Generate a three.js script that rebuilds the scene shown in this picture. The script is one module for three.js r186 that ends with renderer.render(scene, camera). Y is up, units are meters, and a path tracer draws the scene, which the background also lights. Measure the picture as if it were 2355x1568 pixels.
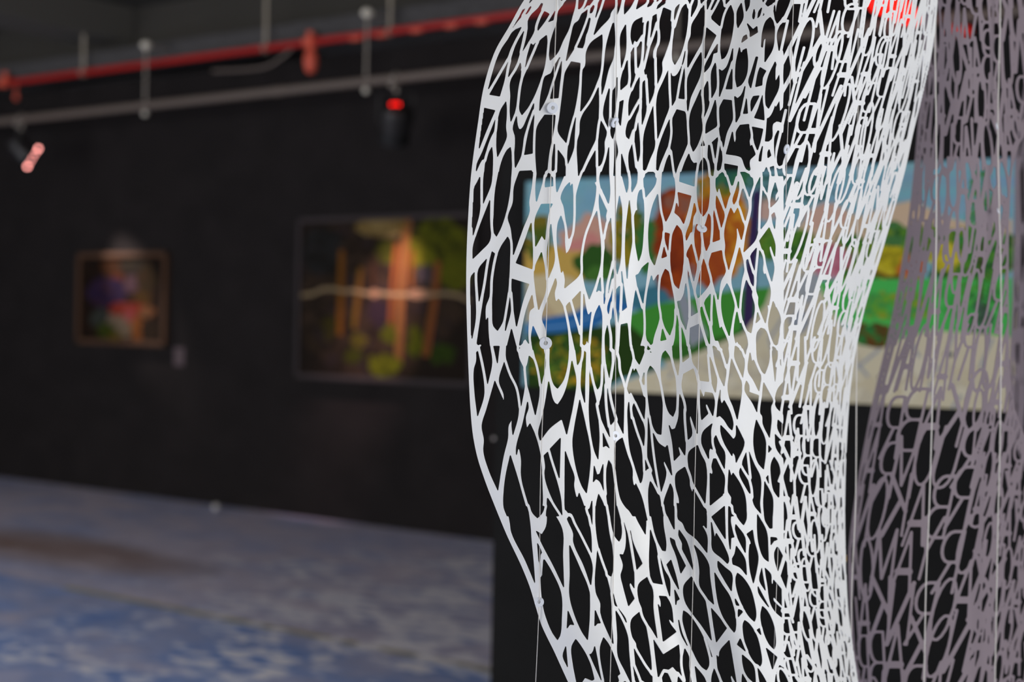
import * as THREE from 'three';
import { RectAreaLightUniformsLib } from 'three/addons/lights/RectAreaLightUniformsLib.js';
import { RoundedBoxGeometry } from 'three/addons/geometries/RoundedBoxGeometry.js';
import { mergeGeometries } from 'three/addons/utils/BufferGeometryUtils.js';

// ---------------------------------------------------------------- camera, light, exposure
const IW = 2355, IH = 1568, FOCAL = 3270;              // the photograph's frame and focal length in its pixels
const EYE = new THREE.Vector3(0, 1.5, 0);
const PITCH = Math.atan(43 / FOCAL), ROLL = 0.02;
const fwd = new THREE.Vector3(0, -Math.sin(PITCH), -Math.cos(PITCH));
const u0 = new THREE.Vector3(0, Math.cos(PITCH), -Math.sin(PITCH)), r0 = new THREE.Vector3(1, 0, 0);
const camRight = r0.clone().multiplyScalar(Math.cos(ROLL)).addScaledVector(u0, Math.sin(ROLL));
const camUp = u0.clone().multiplyScalar(Math.cos(ROLL)).addScaledVector(r0, -Math.sin(ROLL));

const scene = new THREE.Scene();
const camera = new THREE.PerspectiveCamera(2 * Math.atan(IH / 2 / FOCAL) * 180 / Math.PI, IW / IH, 0.05, 60);
camera.position.copy(EYE); camera.up.copy(camUp); camera.lookAt(EYE.clone().add(fwd));
camera.focus = 2.0; camera.userData.fStop = 2.4;
scene.add(camera);

const renderer = new THREE.WebGLRenderer({ antialias: true });
renderer.toneMapping = THREE.LinearToneMapping;
renderer.toneMappingExposure = 1.0;
renderer.shadowMap.enabled = true;
RectAreaLightUniformsLib.init();
scene.background = new THREE.Color(0x9fb4cc);

// a point seen at pixel (x, y), depth metres along the view axis
function at(x, y, depth) {
  return EYE.clone().addScaledVector(fwd, depth).addScaledVector(camRight, (x - IW / 2) / FOCAL * depth).addScaledVector(camUp, -(y - IH / 2) / FOCAL * depth);
}
function ray(x, y) { return at(x, y, 1).sub(EYE); }
function onFloor(x, y) { const d = ray(x, y); return EYE.clone().addScaledVector(d, -EYE.y / d.y); }

// the room's own frame: origin at the foot of the long wall, X along that wall to the right, Z into the room
const wallDir = ray(-3400, 650).setY(0).normalize();    // along the wall, to the left
const RX = wallDir.clone().negate(), RZ = new THREE.Vector3(-RX.z, 0, RX.x);
const ORG = onFloor(1130, 1245);
const YAW = Math.atan2(-RX.z, RX.x);
const room = (x, y, z) => ORG.clone().addScaledVector(RX, x).addScaledVector(RZ, z).setY(y);
const toRoom = p => { const v = p.clone().sub(ORG); return new THREE.Vector3(v.dot(RX), p.y, v.dot(RZ)); };
// the point where the view ray of a pixel meets the plane z = zr of the room frame (room coordinates)
function onPlane(x, y, zr) { const e = toRoom(EYE), q = toRoom(EYE.clone().add(ray(x, y))); const t = (zr - e.z) / (q.z - e.z); return e.clone().lerp(q, t); }

const PANEL_Z = (() => { const p = toRoom(at(1131, 1400, 5.0)); return p.z; })();

// daylight from the tall window band in the wall to the right of the photographer
const WIN = { x: 11, z0: 4.2, z1: 9.6, y0: 0.3, y1: 3.3 };
const winLight = new THREE.RectAreaLight(new THREE.Color(1.0, 0.985, 0.95), 6.3, WIN.z1 - WIN.z0 - 0.1, WIN.y1 - WIN.y0 - 0.1);
winLight.position.copy(room(WIN.x - 0.08, (WIN.y0 + WIN.y1) / 2, (WIN.z0 + WIN.z1) / 2));
winLight.lookAt(room(0, (WIN.y0 + WIN.y1) / 2, (WIN.z0 + WIN.z1) / 2));
winLight.castShadow = true;
scene.add(winLight);
// added fill: unseen second window in the rear wall, put in to brighten the floor
const ADDED_WIN2 = { x0: -6.5, x1: 2.5, y0: 0.3, y1: 3.3, z: 10 };
const addedWinLight2 = new THREE.RectAreaLight(new THREE.Color(1.0, 0.98, 0.965), 5.6, ADDED_WIN2.x1 - ADDED_WIN2.x0 - 0.1, ADDED_WIN2.y1 - ADDED_WIN2.y0 - 0.1);
addedWinLight2.position.copy(room((ADDED_WIN2.x0 + ADDED_WIN2.x1) / 2, (ADDED_WIN2.y0 + ADDED_WIN2.y1) / 2, ADDED_WIN2.z - 0.08));
addedWinLight2.lookAt(room((ADDED_WIN2.x0 + ADDED_WIN2.x1) / 2, (ADDED_WIN2.y0 + ADDED_WIN2.y1) / 2, 0));
addedWinLight2.castShadow = true;
scene.add(addedWinLight2);

// ---------------------------------------------------------------- helpers
function rng(seed) { let s = seed >>> 0; return () => { s = (s + 0x6D2B79F5) >>> 0; let t = s; t = Math.imul(t ^ (t >>> 15), t | 1); t ^= t + Math.imul(t ^ (t >>> 7), t | 61); return ((t ^ (t >>> 14)) >>> 0) / 4294967296; }; }
const used = {};
function numbered(n) { const k = used[n] = (used[n] ?? -1) + 1; return k ? `${n}_${String(k).padStart(3, '0')}` : n; }
function mat(color, roughness = 0.85, extra = {}) { return new THREE.MeshStandardMaterial({ color, roughness, ...extra }); }
function mesh(name, geo, m, parent) {
  const o = new THREE.Mesh(geo, m); o.castShadow = o.receiveShadow = true;
  o.name = parent === scene ? numbered(name) : name; parent.add(o); return o;
}
function thing(name, label, category, group) {
  const o = new THREE.Group(); o.name = numbered(name); o.userData = { label, category }; if (group) o.userData.group = group; scene.add(o); return o;
}
function tag(o, label, category, group) { o.userData = { label, category }; if (group) o.userData.group = group; return o; }
function struct(name, geo, m) { const o = mesh(name, geo, m, scene); o.userData = { kind: 'structure' }; return o; }
function inRoom(o, x, y, z) { o.position.copy(room(x, y, z)); o.rotation.y = YAW; return o; }
function boxR(name, x0, x1, y0, y1, z0, z1, m) {        // a structural box in the room frame
  return inRoom(struct(name, new THREE.BoxGeometry(x1 - x0, y1 - y0, z1 - z0), m), (x0 + x1) / 2, (y0 + y1) / 2, (z0 + z1) / 2);
}
// a bar between two world points, in the frame of parent group placed at base
function barGeo(a, b, r, seg = 12) {
  const d = b.clone().sub(a), g = new THREE.CylinderGeometry(r, r, d.length(), seg);
  g.applyQuaternion(new THREE.Quaternion().setFromUnitVectors(new THREE.Vector3(0, 1, 0), d.clone().normalize()));
  g.translate((a.x + b.x) / 2, (a.y + b.y) / 2, (a.z + b.z) / 2); return g;
}
function ballGeo(p, r, sy = 1) { const g = new THREE.SphereGeometry(r, 16, 12); g.scale(1, sy, 1); g.translate(p.x, p.y, p.z); return g; }
function tubeGeo(pts, r, n = 60, seg = 8) { return new THREE.TubeGeometry(new THREE.CatmullRomCurve3(pts), n, r, seg, false); }
function noiseTex(w, h, fn, srgb = true) {
  const d = new Uint8Array(w * h * 4);
  for (let j = 0; j < h; j++) for (let i = 0; i < w; i++) { const c = fn(i / w, j / h, i, j), k = (j * w + i) * 4; d[k] = c[0]; d[k + 1] = c[1]; d[k + 2] = c[2]; d[k + 3] = 255; }
  const t = new THREE.DataTexture(d, w, h); t.magFilter = THREE.LinearFilter; t.minFilter = THREE.LinearMipmapLinearFilter; t.generateMipmaps = true; t.wrapS = t.wrapT = THREE.RepeatWrapping;
  if (srgb) t.colorSpace = THREE.SRGBColorSpace; t.needsUpdate = true; return t;
}
function hash2(i, j, s) { let h = Math.imul(i, 374761393) ^ Math.imul(j, 668265263) ^ Math.imul(s, 974634777); h = Math.imul(h ^ (h >>> 13), 1274126177); return ((h ^ (h >>> 16)) >>> 0) / 4294967296; }
function vnoise(x, y, s) {
  const i = Math.floor(x), j = Math.floor(y), a = x - i, b = y - j, u = a * a * (3 - 2 * a), v = b * b * (3 - 2 * b);
  return (hash2(i, j, s) * (1 - u) + hash2(i + 1, j, s) * u) * (1 - v) + (hash2(i, j + 1, s) * (1 - u) + hash2(i + 1, j + 1, s) * u) * v;
}
function fbm(x, y, s, o = 4) { let t = 0, a = 0.5, n = 0; for (let k = 0; k < o; k++) { t += a * vnoise(x, y, s + k); n += a; a *= 0.5; x *= 2.03; y *= 2.03; } return t / n; }
const toRoomCam = toRoom(EYE);
// ---------------------------------------------------------------- the room
const X0 = -10, X1 = 11, Z1 = 10, H = 4.05;
const mBlackWall = (() => {                              // matt black paint with faint roller mottling
  const t = noiseTex(512, 512, (u, v, i, j) => { const n = fbm(u * 24, v * 24, 5, 4), k = 27 + 9 * (n - 0.5) + 4 * (hash2(i, j, 9) - 0.5); return [k * 1.08, k * 0.96, k * 0.97]; });
  t.repeat.set(4, 1); return new THREE.MeshPhysicalMaterial({ color: 0xffffff, roughness: 0.9, map: t, specularIntensity: 0.3 });
})();
const mPanel = (() => {
  const t = noiseTex(512, 512, (u, v, i, j) => { const n = fbm(u * 30, v * 30, 15, 4), k = 19 + 5 * (n - 0.5) + 3 * (hash2(i, j, 19) - 0.5); return [k, k * 0.98, k * 0.97]; });
  return new THREE.MeshPhysicalMaterial({ color: 0xffffff, roughness: 0.9, map: t, specularIntensity: 0.3 });
})();
const mCeil = (() => {
  const t = noiseTex(512, 512, (u, v, i, j) => { const n = fbm(u * 20, v * 20, 25, 5), k = 49 + 12 * (n - 0.5); return [k, k * 0.95, k * 0.86]; });
  t.repeat.set(5, 3); return mat(0xffffff, 0.95, { map: t });
})();
const mRough = (() => {                                  // sprayed rough concrete of the beam over the wall
  const t = noiseTex(512, 256, (u, v, i, j) => { const n = fbm(u * 60, v * 18, 35, 4), s = fbm(u * 150, v * 40, 41, 2); let k = 62 + 30 * (n - 0.5) + (s > 0.70 ? 60 * (s - 0.62) : 0); return [k, k * 0.97, k * 0.98]; });
  t.repeat.set(4, 1);
  const b = noiseTex(512, 256, (u, v) => { const k = 255 * fbm(u * 60, v * 18, 35, 4); return [k, k, k]; }, false); b.repeat.set(4, 1);
  return mat(0xffffff, 0.9, { map: t, bumpMap: b, bumpScale: 0.012 });
})();
const mBeam = mat(0x504d48, 0.9);
const mPlain = mat(0x8c8a86, 0.9);

// floor: blue paint worn down to grey concrete, laid out in metres of the room frame
const lineA = toRoom(onFloor(120, 1345)), lineB = toRoom(onFloor(900, 1497));
const scuffs = [[930, 1370, 1.0, 0.55], [1030, 1440, 0.8, 0.35], [1060, 1296, 0.32, 0.05], [90, 1516, 0.22, 0.07], [250, 1525, 0.35, 0.07], [560, 1556, 0.4, 0.06], [720, 1312, 0.3, 0.07], [930, 1505, 0.3, 0.1], [1045, 1530, 0.22, 0.07], [500, 1288, 0.2, 0.05]].map(([x, y, a, b]) => { const p = toRoom(onFloor(x, y)); return [p.x, p.z, a, b]; });
const brown = toRoom(onFloor(130, 1262)), brown2 = toRoom(onFloor(300, 1262));
const FW = X1 - X0;
const floorTex = noiseTex(2048, 1024, (u, v) => {
  const x = X0 + u * FW, z = Z1 - v * Z1;
  const n1 = fbm(x * 0.8, z * 0.8, 3, 5), n2 = fbm(x * 3.1, z * 5.0, 7, 4), n3 = fbm(x * 9, z * 16, 11, 3);
  let r = 206 + 26 * (n1 - 0.5), g = 198 + 20 * (n1 - 0.5), b = 216 + 14 * (n1 - 0.5);
  // which side of the yellow line: the near side keeps more of its blue paint
  const lx = lineB.x - lineA.x, lz = lineB.z - lineA.z, ll = Math.hypot(lx, lz);
  const side = ((x - lineA.x) * lz - (z - lineA.z) * lx) / ll, al = ((x - lineA.x) * lx + (z - lineA.z) * lz) / ll;
  const near = Math.sign(((toRoomCam.x - lineA.x) * lz - (toRoomCam.z - lineA.z) * lx)) * side;
  let blue = near > 0 ? 0.45 + 1.3 * (n2 - 0.42) + 0.5 * (n1 - 0.4) : 0.16 + 0.9 * (n2 - 0.5);
  blue = Math.min(0.95, Math.max(0, blue));
  r += (120 - r) * blue; g += (152 - g) * blue; b += (216 - b) * blue;
  const grit = (n3 - 0.5) * 34; r += grit; g += grit; b += grit;
  if (Math.abs(near) < 0.035 && al > 0.1 && n3 > 0.2) { const k = 0.7; r += (178 - r) * k; g += (166 - g) * k; b += (120 - b) * k; }
  for (const [sx, sz, sa, sb] of scuffs) {
    const dx = (x - sx), dz = (z - sz), q = (dx * dx) / (sa * sa) + (dz * dz) / (sb * sb * 9);
    if (q < 2.2 && n3 + 0.5 * n2 > 0.75 + 0.14 * q) { r += (246 - r) * 0.6; g += (242 - g) * 0.6; b += (248 - b) * 0.6; }
  }
  { const dx = (x - brown.x), dz = (z - brown.z), q = (dx * dx) / 1.7 + (dz * dz) / 0.16; if (q < 1.6) { const k = Math.max(0, 0.75 - 0.5 * q + 0.8 * (n2 - 0.5)); r += (150 - r) * k; g += (122 - g) * k; b += (110 - b) * k; } }
  return [r, g, b].map(c => Math.max(0, Math.min(255, c)));
});
const floorMat = mat(0xffffff, 0.62, { map: floorTex });
{
  const f = boxR('floor', X0, X1, -0.2, 0, 0, Z1, floorMat);
}
boxR('ceiling', X0, X1, H, H + 0.2, -0.2, Z1 + 0.2, mCeil);
boxR('wall_far', X0 - 0.2, X1 + 0.2, 0, H, -0.2, 0, mBlackWall);
boxR('wall_left', X0 - 0.2, X0, 0, H, 0, Z1, mBlackWall);
function windowWall(wallName, winName, a0, a1, b0, b1, y0, y1, px, pz, alongX) {   // wall from a0 to a1 with a glazed band from b0 to b1
  const bx = (l, y, t) => alongX ? new THREE.BoxGeometry(l, y, t) : new THREE.BoxGeometry(t, y, l), mv = (g, l, y, t = 0) => alongX ? g.translate(l, y, t) : g.translate(t, y, l);
  const parts = [[a0, b0, 0, H], [b1, a1, 0, H], [b0, b1, 0, y0], [b0, b1, y1, H]].map(([a, b, c, d]) => mv(bx(b - a, d - c, 0.2), (a + b) / 2, (c + d) / 2));
  inRoom(struct(wallName, mergeGeometries(parts), mPlain), px, 0, pz);
  const g = new THREE.Group(); g.name = winName; g.userData = { kind: 'structure' }; scene.add(g); inRoom(g, px, 0, pz);
  const w = (b1 - b0 - 0.06) / 6, bars = []; for (let k = 0; k <= 6; k++) bars.push(mv(bx(0.06, y1 - y0, 0.08), b0 + 0.03 + k * w, (y0 + y1) / 2));
  for (const y of [y0 + 0.03, y1 - 0.03]) bars.push(mv(bx(b1 - b0, 0.06, 0.08), (b0 + b1) / 2, y));
  mesh('window_frame', mergeGeometries(bars), mat(0x444444, 0.6), g);
  const mp = mat(0xffffff, 0.9, { emissive: 0xeaf2ff, emissiveIntensity: 1.0 });
  for (let k = 0; k < 6; k++) mesh('pane', mv(bx(w - 0.06, y1 - y0 - 0.12, 0.01), b0 + 0.03 + (k + 0.5) * w, (y0 + y1) / 2, 0.02), mp, g);
}
windowWall('wall_right', 'window_1', 0, Z1, WIN.z0, WIN.z1, WIN.y0, WIN.y1, X1 + 0.1, 0, false);
windowWall('wall_rear', 'window_2', X0 - 0.2, X1 + 0.2, ADDED_WIN2.x0, ADDED_WIN2.x1, ADDED_WIN2.y0, ADDED_WIN2.y1, 0, Z1 + 0.1, true);  // glazed band in the unseen rear wall, added as fill for the floor
// free-standing black display wall that carries the landscape
const PX0 = onPlane(1131, 1400, PANEL_Z).x, PTOP = onPlane(1131, 195, PANEL_Z).y;
boxR('wall_partition', PX0, PX0 + 4.6, 0, PTOP, PANEL_Z - 0.1, PANEL_Z, mPanel);
{ // small screw head on the edge of the display wall
  const p = onPlane(1136, 1008, PANEL_Z); const g = new THREE.CylinderGeometry(0.0065, 0.0075, 0.004, 16); g.rotateX(Math.PI / 2);
  tag(inRoom(mesh('screw_head', g, mat(0x6d6763, 0.5), scene), p.x, p.y, PANEL_Z + 0.002), 'small dull grey screw head in the black display wall', 'screw');
}
// beams under the ceiling
const BEAM_Y = 3.46, BEAM_TOP = 3.63;
boxR('trim_1', X0, X1, BEAM_TOP, H, 0, 0.03, mCeil);       // unpainted strip of wall above the beam
{
  const g1 = new RoundedBoxGeometry(X1 - X0, BEAM_TOP - BEAM_Y, 0.4, 1, 0.01);
  tag(inRoom(mesh('ceiling_beam', g1, mRough, scene), (X0 + X1) / 2, (BEAM_TOP + BEAM_Y) / 2, 0.2), 'rough grey concrete beam running along the top of the long black wall', 'beam');
  const e = onPlane(705, 158, 0.25), d = onPlane(350, 158, 0.25);
  const g2 = new RoundedBoxGeometry(e.x - X0, BEAM_Y - d.y, 0.25, 1, 0.008);
  tag(inRoom(mesh('downstand_beam', g2, mCeil, scene), (X0 + e.x) / 2, (BEAM_Y + d.y) / 2, 0.125), 'plain dark grey downstand under the rough beam, behind the red pipe', 'beam');
  const f = onPlane(228, 80, 0.4);
  const cb = new RoundedBoxGeometry(0.5, H - f.y, Z1 - 0.5, 1, 0.01);
  tag(inRoom(mesh('cross_beam', cb, mBeam, scene), f.x - 0.25, (H + f.y) / 2, 0.04 + (Z1 - 0.5) / 2), 'dark grey boxed beam crossing the ceiling at the top left', 'beam');
}
// ---------------------------------------------------------------- pipes, rods and lamps under the beam
const mRed = mat(0xa01510, 0.45), mRedDull = mat(0xc4503a, 0.6), mSteel = mat(0x8d857c, 0.45, { metalness: 0.3 }), mConduit = mat(0x61564f, 0.55), mRod = mat(0x9a9080, 0.5), mLampBlack = mat(0x141414, 0.5), mKnob = mat(0xcfc8ba, 0.4);
const PZ = 0.47, CZ = 0.62;                              // distance of both pipes from the wall
const rp = (x, y, z) => { const p = onPlane(x, y, z); return p; };
const W = p => room(p.x, p.y, p.z);
const redY = rp(600, 112, PZ).y, conY = rp(600, 214, CZ).y;
function along(px, y, z) {                               // room point at height y on plane z that is seen near pixel column px
  let lo = -300, hi = 1500; for (let k = 0; k < 40; k++) { const m = (lo + hi) / 2; if (rp(px, m, z).y > y) lo = m; else hi = m; } const p = rp(px, (lo + hi) / 2, z); p.y = y; return p;
}
let sprinklerPipe, lightingBar;
{
  const t = sprinklerPipe = thing('sprinkler_pipe', 'long red painted sprinkler pipe running under the ceiling beam', 'pipe');
  const a = along(-400, redY, PZ), b = along(2600, redY, PZ);
  mesh('pipe', barGeo(W(a), W(b), 0.024, 20), mRed, t);
  // tee with a drop at the far left, tee with hanging sprinkler bulb in the middle
  for (const [px, drop, s] of [[12, 0.07, 1.0], [714, 0.0, 0.8]]) {
    const c = along(px, redY, PZ);
    const tee = mesh('tee_fitting', mergeGeometries([barGeo(W({ ...c, x: c.x - 0.06 * s }), W({ ...c, x: c.x + 0.06 * s }), 0.036), barGeo(W(c), W({ ...c, y: c.y + 0.09 * s }), 0.028)]), mRedDull, t);
    tee.userData = { label: 'paler orange red tee fitting' };
  }
  const c = along(716, redY, PZ);
  const prof = [[0.0, -0.225], [0.03, -0.215], [0.046, -0.18], [0.05, -0.13], [0.042, -0.08], [0.026, -0.05], [0.02, 0.0]].map(([r, y]) => new THREE.Vector2(r, y));
  const lg = new THREE.LatheGeometry(prof, 20); lg.translate(...W(c).toArray());
  mesh('sprinkler_drop', lg, mRedDull, t).userData = { label: 'orange red bulb shaped drop' };
  const c2 = along(38, redY, PZ), g2 = ballGeo(W({ ...c2, y: c2.y - 0.13 }), 0.022, 1.4);
  mesh('sprinkler_head', mergeGeometries([g2, barGeo(W({ ...c2, y: c2.y - 0.13 }), W(c2), 0.008)]), mRedDull, t);
  // pale worn clamps under the pipe
  for (const px of [820, 880, 960, 1040, 1110]) {
    const q = along(px, redY, PZ); mesh('pipe_clamp', barGeo(W({ ...q, x: q.x - 0.045, y: q.y - 0.012 }), W({ ...q, x: q.x + 0.045, y: q.y - 0.012 }), 0.0225), mRedDull, t);
  }
}
{
  const t = lightingBar = thing('lighting_bar', 'long grey steel lighting bar hung below the red pipe', 'pipe');
  const a = along(-400, conY, CZ), b = along(2600, conY, CZ);
  mesh('bar', barGeo(W(a), W(b), 0.03, 20), mConduit, t);
  for (const px of [640, 1330]) { const c = along(px, conY, CZ); mesh('coupling', barGeo(W({ ...c, x: c.x - 0.05 }), W({ ...c, x: c.x + 0.05 }), 0.034, 20), mConduit, t); }
}
// rods that hold the bar, each with a bright knob on top and a nut below; ringed rods that hold the red pipe
for (const px of [334, 842, 1556]) {
  const c = along(px, conY, CZ);
  const rod = mesh('hanger_rod', mergeGeometries([barGeo(W({ ...c, y: 3.56 }), W({ ...c, y: c.y - 0.06 }), 0.009), barGeo(W({ ...c, y: 3.555, z: 0.39 }), W({ ...c, y: 3.555 }), 0.01)]), mSteel, lightingBar);
  mesh('knob', ballGeo(W({ ...c, y: 3.557 }), 0.04, 0.8), mKnob, rod);
  mesh('nut', ballGeo(W({ ...c, y: c.y - 0.06 }), 0.022), mKnob, rod);
}
for (const [px, top] of [[192, 3.76], [611, H], [897, H]]) {
  const c = along(px, redY, PZ);
  const rod = mesh('hanger_rod', barGeo(W({ ...c, y: top }), W(c), 0.012), mRod, sprinklerPipe); rod.userData = { label: 'beige hanger rod' };
  const ring = new THREE.TorusGeometry(0.03, 0.007, 8, 20); ring.rotateY(Math.PI / 2 + YAW); ring.translate(...W(c).toArray());
  mesh('pipe_ring', ring, mRod, rod);
}
{ // bent cable conduit below the beam
  const pts = [[490, 163], [560, 160], [612, 153], [640, 138], [672, 112]].map(([x, y]) => W(rp(x, y, 0.5)));
  tag(mesh('cable_conduit', tubeGeo(pts, 0.011, 40), mConduit, scene), 'thin bent grey cable conduit rising to the red pipe', 'conduit');
}
// stage spotlights clamped to the bar
function spot({ px, label, len, rad, aim, face, leds, ledColor, lightColor, power, cone, drop, seenLeds }) {
  const c = along(px, conY, CZ), P = W({ ...c, y: conY - drop }), dn = drop < 0 ? -1 : 1;   // clamped below the bar, or standing on it
  const t = thing('spotlight', label, 'spotlight', 'stage spotlights on the grey bar');
  const clamp = new THREE.TorusGeometry(0.036, 0.009, 8, 20); clamp.rotateY(Math.PI / 2 + YAW); clamp.translate(...W(c).toArray());
  mesh('clamp', mergeGeometries([clamp, barGeo(W({ ...c, y: conY - 0.03 * dn }), W({ ...c, y: conY - 0.1 * dn }), 0.012)]), mSteel, t);
  mesh('clamp_knob', ballGeo(W({ ...c, y: conY - 0.05, z: c.z + 0.045 }), 0.022), mSteel, t);
  const dir = aim.clone().sub(P).normalize(), q = new THREE.Quaternion().setFromUnitVectors(new THREE.Vector3(0, 1, 0), dir);
  const put = g => { g.applyQuaternion(q); g.translate(P.x, P.y, P.z); return g; };
  // yoke
  const side = new THREE.Vector3().crossVectors(dir, new THREE.Vector3(0, 1, 0)).normalize();
  const L = P.clone().addScaledVector(side, rad + 0.015), R = P.clone().addScaledVector(side, -rad - 0.015), U = W({ ...c, y: conY - 0.1 * dn });
  mesh('yoke', mergeGeometries([barGeo(L, L.clone().setY(U.y), 0.007), barGeo(R, R.clone().setY(U.y), 0.007), barGeo(L.clone().setY(U.y), R.clone().setY(U.y), 0.007)]), mLampBlack, t);
  const prof = [[0.0, -len * 0.5], [rad * 0.7, -len * 0.5], [rad * 0.95, -len * 0.4], [rad, -len * 0.1], [rad, len * 0.5], [rad * 0.92, len * 0.5], [rad * 0.9, len * 0.42], [0, len * 0.42]].map(([r, y]) => new THREE.Vector2(r, y));
  mesh('housing', put(new THREE.LatheGeometry(prof, 28)), mLampBlack, t);
  const fins = []; for (let k = 0; k < 4; k++) { const g = new THREE.TorusGeometry(rad * 1.0, 0.006, 6, 28); g.rotateX(Math.PI / 2); g.translate(0, -len * 0.34 + k * 0.035, 0); fins.push(put(g)); }
  mesh('cooling_fins', mergeGeometries(fins), mat(0x2a2528, 0.5), t);
  const mL = mat(0x220505, 0.4, { emissive: ledColor, emissiveIntensity: face });
  for (const [u, v, y, s] of leds) { const g = new THREE.SphereGeometry(s, 12, 8); g.scale(1, 0.6, 1); g.translate(u * rad, y * len, v * rad); mesh('led', put(g), mL, t); }
  for (const [x, y, z, r] of seenLeds || []) mesh('led', ballGeo(W(onPlane(x, y, z)), r), mL, t);
  if (power) {
    const l = new THREE.SpotLight(lightColor, power, 0, cone, 0.9, 2); l.position.copy(P.clone().addScaledVector(dir, len * 0.5 + 0.03)); l.castShadow = true; l.shadow.radius = 2;
    l.target.name = 'spot_target'; l.target.position.copy(aim); scene.add(l); scene.add(l.target);
  }
}
const aimSmall = W(rp(310, 660, 0)), aimForest = W(rp(885, 720, 0));
spot({ px: 50, label: 'black spotlight at the left end of the bar with a slanting row of pink diodes', len: 0.2, rad: 0.085, drop: 0.25, aim: aimSmall, face: 8, ledColor: 0xffa098, lightColor: 0xffe9e0, power: 13, cone: 0.27,
  leds: [], seenLeds: [[88, 342, 0.72, 0.013], [82, 352, 0.72, 0.008], [75, 363, 0.72, 0.008], [69, 373, 0.72, 0.008], [63, 383, 0.72, 0.013]] });
spot({ px: 912, label: 'black spotlight with a small red light, above the forest painting', len: 0.26, rad: 0.1, drop: 0.3, aim: aimForest, face: 3.2, ledColor: 0xff140c, lightColor: 0xffcfcc, power: 26, cone: 0.31,
  leds: [], seenLeds: [[901, 240, 0.74, 0.010], [909, 239, 0.74, 0.010], [917, 240, 0.74, 0.010]] });
spot({ px: 2060, label: 'spotlight glowing bright red behind the upper right white letters', len: 0.22, rad: 0.1, drop: -0.24, aim: W(rp(2300, 900, 1.2)), face: 2.4, ledColor: 0xff1206, lightColor: 0xff3020, power: 0, cone: 0.3,
  leds: [], seenLeds: [[2022, 6, 0.78, 0.05], [2048, 14, 0.78, 0.055], [2075, 26, 0.78, 0.055], [2098, 40, 0.78, 0.04]] });
spot({ px: 2205, label: 'spotlight with dull red diodes behind the top of the mauve letters', len: 0.2, rad: 0.09, drop: 0.24, aim: W(rp(2300, 900, 1.2)), face: 0.45, ledColor: 0xff1a10, lightColor: 0xff3020, power: 0, cone: 0.3,
  leds: [], seenLeds: [[2190, 70, 0.78, 0.025], [2207, 71, 0.78, 0.025], [2224, 72, 0.78, 0.025]] });
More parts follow.
